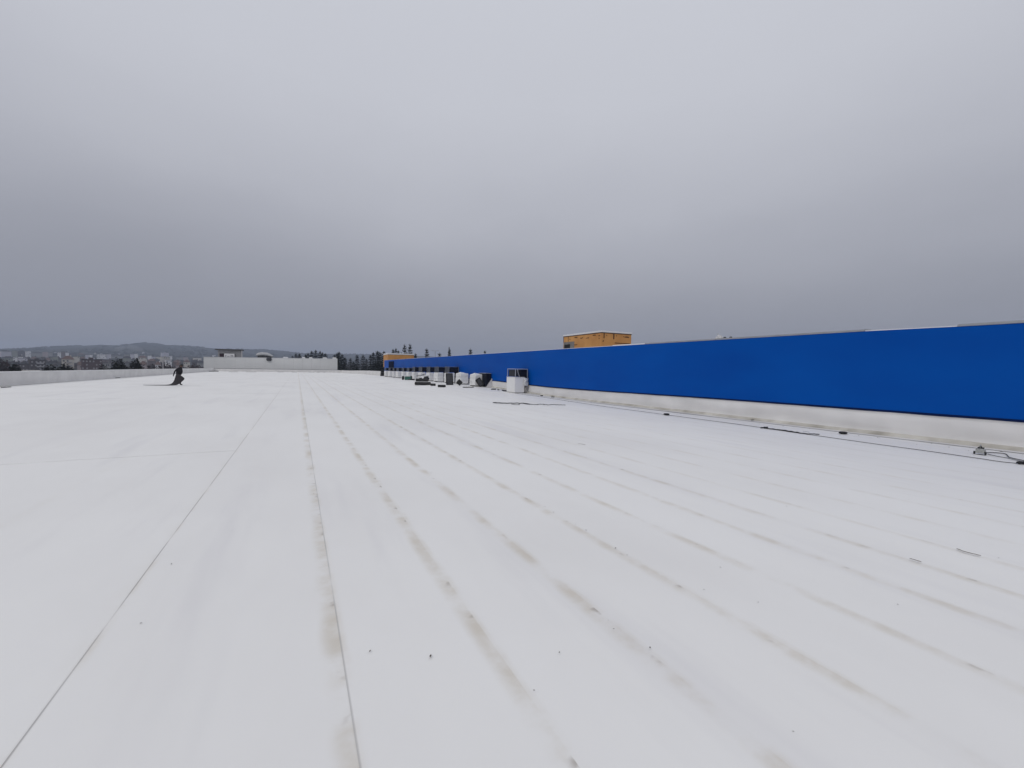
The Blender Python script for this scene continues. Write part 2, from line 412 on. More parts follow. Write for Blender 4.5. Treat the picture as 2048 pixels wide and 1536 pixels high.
def build_blue():
    root = empty('blue_clad_building', (WX, 30, 0)); ox, oy = WX, 30
    tag(root, 'long building with bright blue clad wall above a white upstand, right of the roof', 'building')
    b = MB(); b.box(0.06, 40, NEAR_Y - oy, WALL_END - .1 - oy, -10.5, 2.55); b.build('body', CONC, root)
    ys = [NEAR_Y, -6, -2, 0, 2, 4, 6, 8, 11, 14, 18, 23, 30, 40, 55, 79.5]
    # each sandwich panel lies flush against the next: joints are closed and sealed
    b = MB(); rows = []
    for y in ys:
        z0, z1 = uph(y) + roofz(WX, y) - 0.03, wall_top(y)
        rows.append([(0.06, y - oy, z0), (0.0, y - oy, z0), (0.0, y - oy, z1), (0.06, y - oy, z1)])
    b.sweep(rows, True); b.build('cladding', BLUE, root)
    b = MB(); rows = []
    for y in ys:
        z0 = uph(y) + roofz(WX, y)
        rows.append([(-0.004, y - oy, z0 + .055), (-0.016, y - oy, z0 + .05), (-0.030, y - oy, z0 - 0.005), (-0.004, y - oy, z0 - 0.005)])
    b.sweep(rows, True); b.build('drip_flashing', DBLUE, root)
    # white upstand with cove, wrinkled
    yy = [NEAR_Y]
    while yy[-1] < WALL_END: yy.append(min(WALL_END, yy[-1] + (0.12 if -1 < yy[-1] < 26 else 0.8)))
    rows = []
    for y in yy:
        H = uph(y); row = []
        prof = [(-0.44, 0.016), (-0.26, 0.02), (-0.19, 0.022), (-0.06, 0.060), (-0.05, 0.07)] + [(-0.030 - 0.008 * math.sin(k / 8 * 3.14), 0.06 + (H - 0.07) * k / 8) for k in range(1, 9)] + [(-0.045, H - 0.006), (0.0, H + 0.002)]
        for k, (d, z) in enumerate(prof):
            u = 0
            if 4 < k < 13:
                env = math.sin(min(1, max(0, (z - .05) / (H - .06))) * math.pi)
                u = (nz(y * .55, z * 3.2, 2) * 0.034 + nz(y * 1.7, z * 2.2, 5) * 0.010) * (0.3 + env)
            zz = z + roofz(WX, y) + (nz(y * 1.2, 0, 4) * .006 if k >= 13 else 0)
            row.append((min(d + u, -0.008) if k < 14 else d, y - oy, zz))
        rows.append(row)
    b = MB(); b.sweep(rows); b.build('upstand_membrane', WHITE, root, smooth_=True)
    rows = []
    for y in yy:
        z = roofz(WX, y)
        q = nz(y * .8, 3) * .012; rows.append([(-0.21 + q, y - oy, z + .022), (-0.17 + q, y - oy, z + .030), (-0.105 + nz(y * 2, 7) * .006, y - oy, z + .085 + q), (-0.085, y - oy, z + .100 + q), (-0.055, y - oy, z + .104 + q), (-0.02, y - oy, z + .09)])
    b = MB(); b.sweep(rows); b.build('weld_strip', DIRTY, root, smooth_=True)
    # coping in lengths, some covered by a galvanised strip
    cuts = [NEAR_Y, -4, atX(1915, 650, WX).y, atX(1730, 660, WX).y, 9.5, atX(1290, 687, WX).y, atX(1225, 690, WX).y, 22, 30, 42, 56, WALL_END]
    for i, (a, c) in enumerate(zip(cuts, cuts[1:])):
        grey = i in (1, 3, 4); a += 0.006; c -= 0.006
        za, zc = wall_top(a), wall_top(c); b = MB()
        hgt = 0.055 if grey else (0.05 if i == 5 else 0.022)
        over = -0.012 if grey else -0.006
        b.hexa([(over, a - oy, za + .002), (.34, a - oy, za + .002), (.34, c - oy, zc + .002), (over, c - oy, zc + .002),
                (over, a - oy, za + hgt), (.34, a - oy, za + hgt + .01), (.34, c - oy, zc + hgt + .01), (over, c - oy, zc + hgt)])
        b.build('coping', GUTTER if grey else COPE, root)
    # dark door recess near the far end
    b = MB(); y0, y1 = atX(788, 735, WX).y, atX(778, 735, WX).y
    b.box(-0.05, -0.012, y0 - oy, y1 - oy, 0.70, 2.85)
    d = b.build('door', mat('dark_blue_door', (0.004, 0.009, 0.03), 0.8, 0.15, 2, spec=.05), root)
    for q in (y0, y1):
        b = MB(); b.box(-0.07, -0.04, q - oy - .05, q - oy + .05, 0.70, 2.9); b.build('door_jamb', DBLUE, d)
build_blue()

# ------------------------------------------------------------------ orange wrapped penthouses
ORANGE = mat('orange_sheathing', (0.62, 0.285, 0.085), 0.65, 0.16, 0.9, bump=0.01, bscale=3, col2=(0.68, 0.35, 0.115), detail=6)
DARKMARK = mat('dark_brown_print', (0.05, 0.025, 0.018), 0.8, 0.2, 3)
FASCIA = mat('white_fascia', (0.78, 0.78, 0.79), 0.5, 0.04, 1)
def penthouse(x0, x1, y0, y1, z0, z1, label, marks_w, marks_s, fas, hid=0.0):
    # hid: height of the wall base that the marks keep clear of
    lift = lambda v: hid + v * (1 - hid / (z1 - z0))
    root = empty('penthouse', (x0, y0, z0)); tag(root, label, 'rooftop hut', 'orange sheathed penthouses')
    X, Y, Z = x1 - x0, y1 - y0, z1 - z0
    b = MB(); b.box(0, X, 0, Y, 0, Z - fas); b.build('wall', ORANGE, root, bevel=0.02)
    b = MB(); b.box(-.035, X + .035, -.035, Y + .035, Z - fas + .004, Z); r = b.build('roof', FASCIA, root, bevel=0.015)
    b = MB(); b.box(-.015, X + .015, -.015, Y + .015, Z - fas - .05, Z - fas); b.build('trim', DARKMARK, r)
    rr = random.Random(3)
    def letters(wd, ht):
        bb = []
        n = max(2, int(wd / (ht * .8)))
        for k in range(n):
            a = wd * k / n; c = a + wd / n * .75
            bb.append((a, c, 0 if rr.random() < .7 else ht * .3, ht * (1 if rr.random() < .6 else .7)))
        return bb
    for (u, v, wd, ht, solid) in marks_w:     # on the face towards -X (u along Y from near corner)
        b = MB()
        for a, c, p, q in ([(0, wd, 0, ht)] if solid else letters(wd, ht)): b.box(-.010, -.001, u + a, u + c, lift(v) + p, min(lift(v) + q, Z - fas - .06))
        b.build('printed_mark' if not solid else 'tape_strip', DARKMARK, root)
    for (u, v, wd, ht, solid) in marks_s:     # on the face towards -Y
        b = MB()
        for a, c, p, q in ([(0, wd, 0, ht)] if solid else letters(wd, ht)): b.box(u + a, u + c, -.010, -.001, lift(v) + p, min(lift(v) + q, Z - fas - .06))
        b.build('printed_mark' if not solid else 'tape_strip', DARKMARK, root)
    return root
c0 = atX(1203, 661, 19.0); cl = atX(1127, 668, 19.0); crr = atY(1263, 664, c0.y)
ph_z0 = 2.56
LY, LX, HZ = cl.y - c0.y, crr.x - c0.x, c0.z - ph_z0
p1 = penthouse(c0.x, crr.x, c0.y, cl.y, ph_z0, c0.z, 'large orange sheathed rooftop hut with white roof edge, behind the middle of the blue wall',
    [(LY * .60, HZ * .70, .38, .08, 0), (LY * .45, HZ * .62, .34, .07, 0), (LY * .30, HZ * .58, .36, .07, 0), (LY * .13, HZ * .72, .36, .07, 0), (LY * .03, HZ * .66, .20, .07, 0),
     (LY * .04, HZ * .48, .10, .09, 0), (LY * .79, HZ * .62, .16, .06, 0), (LY * .85, HZ * .50, .05, .42, 1), (LY * .6, HZ * .20, .4, .06, 0), (LY * .985, HZ * .46, .06, .5, 1)],
    [(.20, HZ * .52, .07, .55, 1), (1.06, HZ * .50, .09, .60, 1), (1.98, HZ * .65, .55, .08, 0), (.42, HZ * .70, .10, .05, 0), (1.32, HZ * .70, .08, .05, 0), (.12, HZ * .30, .12, .10, 0), (1.2, HZ * .24, 1.4, .05, 1)], 0.12, HZ * .43)
b = MB(); b.box(-.03, -.012, LY * .80, LY * .96, HZ * .40, HZ * .60)
b.build('hatch_opening', mat('dark_opening', (0.012, 0.011, 0.013), 0.7, 0.2, 3), p1)
b = MB(); b.box(-.008, -.002, LY * .68, LY * .985, HZ * .36, HZ * .70); b.build('bare_patch', mat('grey_bare_patch', (0.22, 0.21, 0.20), 0.8, .2, 3), p1)
q0 = atX(776, 706, 19.5); q1 = atY(828, 705, q0.y)
p2 = penthouse(19.5, q1.x, q0.y, q0.y + 6, 2.0, q0.z, 'small orange hut with white roof edge, at the far end of the blue wall',
    [], [(.6, 1.6, .5, .14, 0), (2.2, 1.9, .4, .12, 0), (3.2, 1.7, .6, .16, 0), (4.2, 1.2, .5, .14, 0)], 0.34)
b = MB(); b.box(2.95, 3.85, -.05, -.012, .9, 1.75); b.build('sign_panel', FASCIA, p2)
b = MB(); b.box(2.5, 2.9, -.04, -.012, .6, 1.7); b.build('tape_strip', DARKMARK, p2)
b = MB(); b.box(3.9, 4.8, -.04, -.012, 1.35, 1.6); b.build('tape_strip', DARKMARK, p2)

# ------------------------------------------------------------------ white clad block past the far end
def build_block():
    y = 170.0; a = atY(407, 714, y); c = atY(675, 718, y); ztop = (a.z + c.z) / 2
    root = empty('white_clad_block', (a.x, y, -10)); tag(root, 'long white clad block standing past the far end of the roof', 'building')
    PAN = mat('white_panel', (0.82, 0.825, 0.815), 0.45, 0.04, 0.25, spec=0.35)
    W = c.x - a.x; n = 14
    for k in range(n):                       # wide wall panels with thin joints
        b = MB(); b.hexa([(W * k / n + .012, 0, 0), (W * (k + 1) / n - .012, 0, 0), (W * (k + 1) / n - .012, .1, 0), (W * k / n + .012, .1, 0)] +
                         [(x, yv, (a.z + (c.z - a.z) * x / W) + 10) for x, yv in ((W * k / n + .012, 0), (W * (k + 1) / n - .012, 0), (W * (k + 1) / n - .012, .1), (W * k / n + .012, .1))])
        b.build('wall_panel', PAN, root)
    b = MB(); b.box(.05, W - .05, .12, 9, 0, min(a.z, c.z) + 9.7); b.build('body', CONC, root)
    b = MB(); b.box(W + .02, W + .42, -.02, 9, 0, c.z + 9.75); b.build('corner_trim', mat('black_trim', (0.012, 0.012, 0.014), .6), root)
    b = MB(); b.hexa([(-.1, -.06, a.z + 10.005), (W + .1, -.06, c.z + 10.005), (W + .1, .3, c.z + 10.005), (-.1, .3, a.z + 10.005), (-.1, -.06, a.z + 10.1), (W + .1, -.06, c.z + 10.1), (W + .1, .3, c.z + 10.1), (-.1, .3, a.z + 10.1)])
    b.build('coping', COPE, root)
    b = MB(); b.box(0, W, -.05, -.01, 10.70, 10.98)
    b.build('base_flashing', mat('dark_base_flashing', (0.30, 0.30, 0.30), .7), root)
    # flat hut with dark roof edge
    yh = 176.0; l = atY(430, 697.5, yh); r = atY(485, 699.5, yh); zb = a.z - .4
    hut = empty('flat_roofed_hut', (l.x, yh, zb)); tag(hut, 'grey flat roofed hut with a thin dark roof, on top of the white clad block', 'rooftop hut')
    w_ = r.x - l.x; h = l.z - zb
    b = MB(); b.box(.8, w_ - .4, 0, 4, 0, h - .3); b.build('wall', mat('hut_grey', (0.30, 0.30, 0.31), .8), hut)
    b = MB(); b.box(0, w_, -.6, 4.6, h - .3, h - .02); b.build('roof', mat('hut_roof', (0.07, 0.068, 0.065), .7), hut)
    b = MB(); b.box(w_ - .34, w_ - .05, -.3, 0.1, 0, h - .31); b.build('post', mat('hut_post', (0.5, 0.5, 0.51), .6), hut)
    d0 = atY(439, 707, yh - .3).x - l.x; d1 = atY(448, 707, yh - .3).x - l.x; zt = atY(444, 707, yh).z - zb
    b = MB(); b.box(d0, d1, -.06, -.005, 0, zt); b.build('doorway', mat('maroon_doorway', (0.03, 0.012, 0.02), .8), hut)
    s = empty('banner_sign', (atY(448.3, 707, yh - .5).x, yh - .5, zb)); tag(s, 'white banner with dark scribbled figures in front of the grey rooftop hut', 'sign')
    sw = atY(469, 707, yh - .5).x - s.location.x
    b = MB(); b.box(0, sw, -.04, 0, 0.1, zt); b.build('board', FASCIA, s)
    DK = mat('sign_print', (0.05, 0.05, 0.08), .7); z1 = zt * .35; hh = zt * .34
    def glyph(segs, x0, wd):
        g = MB()
        for (u0, v0, u1, v1) in segs: g.bar((x0 + u0 * wd, -.05, z1 + v0 * hh), (x0 + u1 * wd, -.05, z1 + v1 * hh), .012, .13)
        g.build('letter', DK, s)
    two = [(0, 1, 1, 1), (1, 1, 1, .5), (1, .5, 0, .5), (0, .5, 0, 0), (0, 0, 1, 0)]; five = [(1, 1, 0, 1), (0, 1, 0, .5), (0, .5, 1, .5), (1, .5, 1, 0), (1, 0, 0, 0)]
    glyph(two, sw * .10, sw * .10); glyph([(0, .45, 1, .45)], sw * .28, sw * .25); glyph(two, sw * .62, sw * .10); glyph(five, sw * .78, sw * .10)
    b = MB(); b.bar((sw + .15, 0, 0), (sw + .15, 0, zt), .2); b.build('frame_post', mat('dark_post', (.06, .06, .065), .7), s)
    # tarpaulin draped over a dark plant unit
    yt = 173.0; l = atY(514, 716, yt); r = atY(545, 716, yt); base = c.z - .7
    u = empty('plant_unit', ((l.x + r.x) / 2, yt, base)); tag(u, 'dark rooftop plant unit under a white tarpaulin on the white clad block', 'plant unit')
    hw = (r.x - l.x) / 2; zt = atY(528, 704.8, yt).z - base; ze = atY(528, 711, yt).z - base
    b = MB(); b.box(-hw * .9, hw * .9, -.6, 1.2, 0, ze); b.build('casing', mat('plant_dark', (0.045, 0.045, 0.05), .7), u)
    for k in range(3):
        b = MB(); b.box(-hw * .8 + k * hw * .55, -hw * .35 + k * hw * .55, -.66, -.605, ze * .15, ze * .8); b.build('louvre', mat('plant_louvre', (0.09, 0.09, 0.095), .6), u)
    t = empty('tarpaulin', (u.location.x, yt, base + ze)); tag(t, 'white tarpaulin humped over the dark plant unit on the far block', 'tarpaulin')
    rows = []
    for i in range(15):
        s_ = -1 + 2 * i / 14; row = []
        for j in range(9):
            q = -1 + 2 * j / 8
            z = (zt - ze) * (1 - abs(s_ + .15) ** 2.2 * .8) * (1 - .5 * abs(q) ** 3) + nz(i * .6, j * .7, 3) * .25 - (.5 if j in (0, 8) else 0)
            row.append((s_ * hw * 1.1, .3 + q * 1.25, z))
        rows.append(row)
    b = MB(); b.sweep(rows); o = b.build('sheet', mat('grey_white_tarp', (0.42, 0.43, 0.44), .6, .12, 1.2), t, smooth_=True)
    md = o.modifiers.new('thick', 'SOLIDIFY'); md.thickness = 0.04
    # dark bag hanging over the wall
    l = atY(538, 715, y - .25); z0 = atY(538, 722, y - .25).z
    bag = empty('hanging_bag', (l.x, y - .25, z0)); tag(bag, 'dark sack hanging over the front edge of the white clad block', 'sack')
    hh = l.z - z0; b = MB(); prof = []
    for i in range(9):
        t_ = i / 8; ww = .75 * (0.75 + .35 * math.sin(t_ * 3.1) + .05 * nz(i, 2)); prof.append([(math.cos(k * math.pi / 5) * ww, math.sin(k * math.pi / 5) * .2, hh * t_) for k in range(10)])
    b.sweep(prof, True); b.build('sack_body', mat('dark_sack', (0.06, 0.062, 0.07), .7, .3, 3), bag, smooth_=True)
    b = MB(); b.tube([(-.4, 0, hh), (-.2, .1, hh + .35), (.2, .2, hh + .35), (.4, 0, hh)], .04, 6); b.build('handle', mat('dark_post', (.06, .06, .065), .7), bag)
    # loose white insulation pieces left on the coping
    for k, (pa, pb, hpx) in enumerate(((566, 577, 2), (604, 611, 2.4), (618, 626, 2.2), (645, 655, 2.2), (665, 674, 2.6))):
        zz = a.z + (c.z - a.z) * ((atY(pa, 716, y).x - a.x) / W) + .104; l = atY(pa, 716, y + .1); r = atY(pb, 716, y + .1)
        b = MB(); w2 = r.x - l.x; hh = hpx * .19
        b.hexa([(0, 0, 0), (w2, 0, 0), (w2, .5, 0), (0, .5, 0), (.1, .05, hh * .8), (w2 * .6, .05, hh), (w2 * .8, .45, hh * .9), (.1, .45, hh)])
        tag(b.build('insulation_offcut', FASCIA, loc=(l.x, y + .1, zz), bevel=.03), 'white insulation offcut on the far white block, %s from left' % ORD[k], 'offcut', 'offcuts on the far coping')
build_block()

# ------------------------------------------------------------------ rooftop machines along the blue wall
WRAP = mat('white_plastic_wrap', (0.76, 0.76, 0.755), 0.42, 0.06, 2.5, bump=0.012, bscale=3.5, spec=0.4)
DARKP = mat('dark_panel', (0.010, 0.012, 0.022), 0.7, 0.25, 2.0, spec=.12)
GALV = mat('galvanised_tube', (0.50, 0.51, 0.53), 0.42, 0.10, 4, metal=0.4)
BLACK = mat('black_rubber', (0.012, 0.012, 0.013), 0.6, 0.3, 5)
BX = 13.0
RAIL = mat('dull_steel', (0.16, 0.17, 0.19), 0.55, 0.15, 4)
def wrapped_box(yf, wx, dy, h, z0, peak, label, x0=BX, skew=0.0):
    root = empty('wrapped_machine', (x0, yf, z0)); tag(root, label, 'machine', 'plastic wrapped machines along the blue wall')
    s = 5; rows = []; rr = random.Random(int(yf * 10))
    # crumpled wrap: a box with jittered columns
    b = MB(); ring = [(0, 0), (wx * .5, 0), (wx, 0), (wx, dy * .5), (wx, dy), (wx * .5, dy), (0, dy), (0, dy * .66), (0, dy * .33)]
    levels = [0, .25, .5, .75, .93, 1.0]
    for t in levels:
        sh = 1 if t < .95 else .94
        rows.append([((x - wx / 2) * sh + wx / 2 + rr.uniform(-.012, .012) * (t > 0) + skew * t, (y - dy / 2) * sh + dy / 2 + rr.uniform(-.012, .012) * (t > 0), h * t * (1 if t < .9 else 1 + rr.uniform(-.01, .012))) for x, y in ring])
    b.sweep(rows, True)
    b.build('wrap', WRAP, root)
    if peak:
        b = MB(); b.add([(0.02, 0.02, h * .95), (wx - .02, .02, h * .95), (wx - .02, dy - .02, h * .95), (.02, dy - .02, h * .95), (wx * .25, dy * .45, h + peak), (wx * .7, dy * .5, h + peak * .7)],
                        [(0, 1, 5, 4), (1, 2, 5), (2, 3, 4, 5), (3, 0, 4)]); b.build('wrap_peak', WRAP, root)
    for t in (.3, .68):
        b = MB(); b.box(-.016, wx + .016, -.016, dy + .016, h * t, h * t + .018); b.build('strap', mat('pale_strap', (.68, .68, .68), .5), root)
    for q in (.04, dy - .14):
        b = MB(); b.box(.05, wx - .05, q, q + .10, -.10, -.001); b.build('skid', mat('skid_grey', (.35, .35, .35), .7), root)
    return root
def cage(yf, dy, x0, x1, z0, zc, zt, label, brace=2):
    root = empty('equipment_cage', (x0, yf, z0)); tag(root, label, 'equipment cage', 'dark cages behind the wrapped machines')
    X = x1 - x0; C_ = zc - z0; T = zt - z0; t = .035
    for (x, y) in ((0, 0), (X, 0), (0, dy), (X, dy)):
        b = MB(); b.bar((x, y, C_ if x == 0 else 0), (x, y, T - .0), t)
        b.build('post', RAIL if brace != 2 else GALV, root)
    for (p, q) in (((0, 0), (X, 0)), ((0, dy), (X, dy)), ((0, 0), (0, dy)), ((X, 0), (X, dy))):
        b = MB(); b.bar((p[0], p[1], T + .018), (q[0], q[1], T + .018), t); b.build('top_rail', RAIL if brace != 2 else GALV, root)
    b = MB(); b.box(X * (.42 if brace == 2 else .06), X - .03, .02, .05, C_ + .02, T - .02); b.build('end_panel', DARKP, root)
    if brace != 2:
        b = MB(); b.box(.02, .05, .06, dy - .04, C_ + .02, T - .02); b.build('side_panel', mat('slate_panel', (.035, .042, .065), .5, .25, 2), root)
    b = MB(); b.box(X - .06, X - .03, .06, dy - .03, C_ - .5, T - .02); b.build('back_panel', DARKP, root)
    b = MB(); b.box(.06, X - .08, .08, dy - .06, C_ + .01, T - (.03 if brace == 2 else .14)); b.build('coil_block', mat('coil_dark', (.02, .022, .03), .6, .4, 20), root)
    if brace:
        b = MB(); b.tube([(X * .16, -.02, T), (X * .20, -.03, T - .25), (X * .30, -.03, T - .45), (X * .42, -.02, T - .60)], .016, 6); b.build('hose', GALV, root, smooth_=True)
    return root
units = [(768.5, 775), (776, 784), (784.5, 791), (791.5, 802), (802.5, 812), (812.5, 823), (823.5, 835), (836, 851), (852, 867), (867.5, 887), (888.5, 909), (911, 936), (939, 966)]
for i, (pa, pb) in enumerate(units):
    # left face runs from pa to roughly the middle, front face the rest
    split = pa + (pb - pa) * (.45 if i < 9 else .42)
    yb = atX(pa, 755, BX).y; yf = atX(split, 755, BX).y
    xr = atY(pb, 755, yf).x; wx = min(1.0, max(.5, xr - BX)); dy = min(1.9, yb - yf); zr = roofz(BX + .3, yf) + .11
    h = 0.86 if i < 9 else 0.90
    pos = 'farthest of the row' if i == 0 else '%s from the far end' % ORD[i]
    extra = {10: ', dark panel against it', 11: ', small slab against it', 12: ', tipped slab against it'}.get(i, '')
    wrapped_box(yf, wx, dy, h, zr, 0.0 if i < 11 else 0.12, 'white wrapped machine by the blue wall, %s%s' % (pos, extra), skew=0 if i < 11 else .04)
    if i < 11:
        zt = 1.86 if i > 5 else 1.74
        cage(yf + .05, dy * .9, BX + .06, WX - .06, roofz(WX, yf) + .03, zr + h + .04, zt, 'dark equipment cage above the wrapped machine, %s' % ('at the far end of the row' if i == 0 else '%s from the far end' % ORD[i]), brace=0)
# low dark cabinet after the last of the row
y0 = atX(979, 750, 13.9).y; zr = roofz(WX, y0)
cb = empty('low_cabinet', (13.62, y0, zr)); tag(cb, 'low dark cabinet with pale lid, at the near end of the wrapped machine row', 'cabinet')
b = MB(); b.box(0, .40, 0, 1.5, .12, 1.12); b.build('casing', DARKP, cb, bevel=.01)
b = MB(); b.box(-.03, .42, -.03, 1.53, 1.122, 1.15); b.build('lid', GALV, cb)
for x, y in ((.06, .06), (.34, .06), (.06, 1.44), (.34, 1.44)):
    b = MB(); b.bar((x, y, .02), (x, y, .119), .05); b.build('foot', GALV, cb)
b = MB(); b.add([(-.02, -.03, .02), (.45, -.35, .02), (.5, -.04, .75)], [(0, 1, 2)]); o = b.build('loose_sheet', mat('grey_sheet', (.42, .41, .42), .6), cb)
md = o.modifiers.new('thick', 'SOLIDIFY'); md.thickness = .02
# the separate near machine
yn = atX(1029.5, 784, BX).y; zr = roofz(BX + .3, yn) + .07
yb = atX(1013, 780, BX).y; xr = atY(1048.5, 784, yn).x
nb = empty('wrapped_machine', (BX, yn, zr)); tag(nb, 'square white boxed machine standing alone by the blue wall, nearest of all', 'machine', 'plastic wrapped machines along the blue wall')
b = MB(); b.box(0, xr - BX, 0, yb - yn, 0, 1.0); b.build('casing', mat('white_casing', (0.77, 0.77, 0.765), .4, .03, 1.0), nb, bevel=.015)
b = MB(); b.box(-.012, xr - BX + .012, -.012, yb - yn + .012, 1.005, 1.03); b.build('lid', FASCIA, nb, bevel=.006)
b = MB(); b.box(.03, xr - BX - .03, .03, yb - yn - .03, -.07, -.002); b.build('plinth', mat('plinth_grey', (.45, .45, .45), .8), nb)
cg = cage(yn + .03, (yb - yn) * .95, BX + .05, WX - .14, roofz(WX, yn) + .03, zr + 1.05, 1.70, 'dark equipment cage with pale tube frame behind the lone white machine')
X = WX - .14 - BX - .05
b = MB(); b.box(X - .36, X - .24, -.01, .03, .30, 1.10); b.build('cable_duct', DARKP, cg)
b = MB(); b.box(X - .20, X, .0, .5, .04, .42); b.build('pipe_box', mat('grey_pipe_box', (.30, .29, .28), .7), cg)
# crumpled plastic on it
cp = empty('plastic_sheet', (WX - .30, yn - .02, zr + .42)); tag(cp, 'crumpled clear plastic sheet bundled on the side of the nearest cage', 'plastic sheet')
rows = []
for i in range(9):
    row = []
    for j in range(9):
        a = j / 8 * math.pi * 1.6 - .5; rad = .17 + .06 * nz(i * .9, j * 1.1, 7)
        row.append((math.cos(a) * rad, -abs(math.sin(a)) * rad * .8 - .02, .03 + .52 * i / 8 + .05 * nz(i * 1.3, j * .8, 2)))
    rows.append(row)
b = MB(); b.sweep(rows); o = b.build('folds', mat('milky_plastic', (.55, .56, .57), .25, .25, 6, spec=.6), cp)
md = o.modifiers.new('thick', 'SOLIDIFY'); md.thickness = .008

# things leaning on or lying by the row
def slab(px, py, wdt, hgt, rot, label, frame=False, xoff=-0.12):
    p = G(px, py); root = empty('leaning_slab', (p.x, p.y, roofz(p.x, p.y) + .02), 0)
    tag(root, label, 'slab'); u = math.cos(rot); v = math.sin(rot)
    pts = [(-wdt / 2, -hgt / 2), (wdt / 2, -hgt / 2), (wdt / 2, hgt / 2), (-wdt / 2, hgt / 2)]
    pts = [(a * u - c * v, a * v + c * u) for a, c in pts]; zm = min(c for a, c in pts)
    def place(a, c, d): z = c - zm; return (a * .9, .02 + z * .18 + d - .4 * a, z)
    b = MB(); b.hexa([place(a, c, 0) for a, c in pts] + [place(a, c, .06) for a, c in pts]); b.build('board', BLACK if not frame else mat('dark_foil', (.035, .036, .042), .35, .4, 6), root)
    if frame:
        for k in range(4):
            a, c = pts[k], pts[(k + 1) % 4]; b = MB(); b.bar(place(*a, -.02), place(*c, -.02), .06); b.build('edge', BLACK, root)
    return root
slab(899.5, 770, .56, .98, 0.0, 'dark framed panel standing against a white wrapped machine', True)
slab(919.5, 772, .40, .40, R(45), 'small dark square slab tipped on its corner against a wrapped machine')
slab(960, 774, .40, .62, R(32), 'dark rimmed slab tipped over against the peaked wrapped machine', True)

# pile of black membrane rolls with a silver wrap
pp = G(842, 769); zr = roofz(pp.x, pp.y) + .01
dirx = Vector((0.8926, -0.4505, 0)).normalized(); rzp = math.atan2(dirx.y, dirx.x)
def loc_from(px, py, zoff=0.0):
    p = G(px, py); return (p.x, p.y, roofz(p.x, p.y) + zoff)
mpx = (pp - CAM).dot(FWD) / FPX          # metres per photo pixel at the pile
def roll(px0, px1, py, r, label, lift=0.0, tilt=0.0):
    p = G((px0 + px1) / 2, py); root = empty('membrane_roll', (p.x, p.y, roofz(p.x, p.y) + .012 + lift), rzp)
    tag(root, label, 'roll', 'black rolls and strips by the machines')
    k = (Vector(p) - CAM).dot(FWD) / FPX; L = (px1 - px0) * k / 2
    b = MB(); b.tube([(-L, 0, r - tilt * L), (-L * .3, .01, r - tilt * L * .3), (L * .4, -.01, r + tilt * L * .4), (L, 0, r + tilt * L)], r, 12); b.build('sheet_roll', BLACK, root, smooth_=False)
    for q in (-1, 1):
        b = MB(); b.tube([(q * (L - .002), 0, r + q * tilt * L), (q * (L + .03), 0, r + q * tilt * L)], r * .35, 8); b.build('core', mat('card_core', (.20, .15, .10), .8), root)
    return root
roll(830, 861, 770.5, .15, 'thick black membrane roll at the foot of the dark pile')
roll(832, 856, 767.5, .15, 'black membrane roll on top of the dark pile', .20)
roll(817, 838, 763, .07, 'thin black roll sticking out to the left of the dark pile', .12, -.03)
roll(856, 866, 762, .13, 'short black roll lying just behind the dark pile', .02)
roll(861, 871, 771.5, .10, 'short black roll to the right of the dark pile')
roll(876, 891, 774, .10, 'black roll lying alone on the roof, right of the dark pile')
bd = empty('foil_bundle', (G(842, 766).x, G(842, 766).y + .3, zr + .30), rzp); tag(bd, 'silver and black foil bundle slumped over the rolls of the dark pile', 'bundle')
rows = []
for i in range(13):
    s_ = i / 12; x = (-11 + 29 * s_) * mpx; top = (.10 + .45 * math.sin(min(1, s_ * 1.15) * math.pi * .62)); row = []
    for j in range(8):
        a = math.pi * j / 7; row.append((x, -.30 * math.cos(a) + .02 * nz(i, j), max(0, top * math.sin(a) + .03 * nz(i * .8, j, 4))))
    rows.append(row)
b = MB(); b.sweep(rows); b.build('foil', mat('silver_foil', (.62, .63, .65), .4, .3, 3.0, metal=.1), bd)
b = MB(); b.tube([(8 * mpx, -.25, .14), (11 * mpx, -.28, .24), (15 * mpx, -.22, .22), (18.5 * mpx, -.1, .10)], [.05, .16, .24, .12], 10); b.build('black_wrap', BLACK, bd, smooth_=True)
b = MB(); b.bar((-8 * mpx, -.02, .44), (9 * mpx, -.02, .57), .20, .05); b.build('cover_strip', BLACK, bd)
for x in (0.5, 3.6):
    b = MB(); b.tube([(x * mpx, -.31, .22), (x * mpx + .01, -.35, .20)], .07, 8); b.build('tape_knot', BLACK, bd)
# green tool box
gp = loc_from(816, 760); gb = empty('tool_box', gp, rzp); tag(gb, 'small green tool box between two black canisters by the machine row', 'tool box')
b = MB(); b.box(-.36, .36, -.2, .2, 0, .36); b.build('case', mat('green_case', (.03, .11, .09), .5, .2, 3), gb, bevel=.02)
b = MB(); b.box(-.37, .37, -.21, .21, .364, .42); b.build('lid', mat('green_lid', (.05, .15, .12), .5), gb, bevel=.02)
b = MB(); b.tube([(-.15, 0, .42), (-.15, 0, .48), (.15, 0, .48), (.15, 0, .42)], .015, 6); b.build('handle', BLACK, gb)
for px, lb in ((806, 'small black canister left of the green tool box'), (822.3, 'small black canister right of the green tool box')):
    p = loc_from(px, 759.5); c_ = empty('canister', p); tag(c_, lb, 'canister')
    b = MB(); b.tube([(0, 0, 0), (0, 0, .03), (0, 0, .38), (0, 0, .44), (0, 0, .46)], [.13, .14, .14, .10, .05], 12); b.build('body', BLACK, c_)
    b = MB(); b.tube([(0, 0, .461), (0, 0, .52)], .05, 10); b.build('cap', GALV, c_)
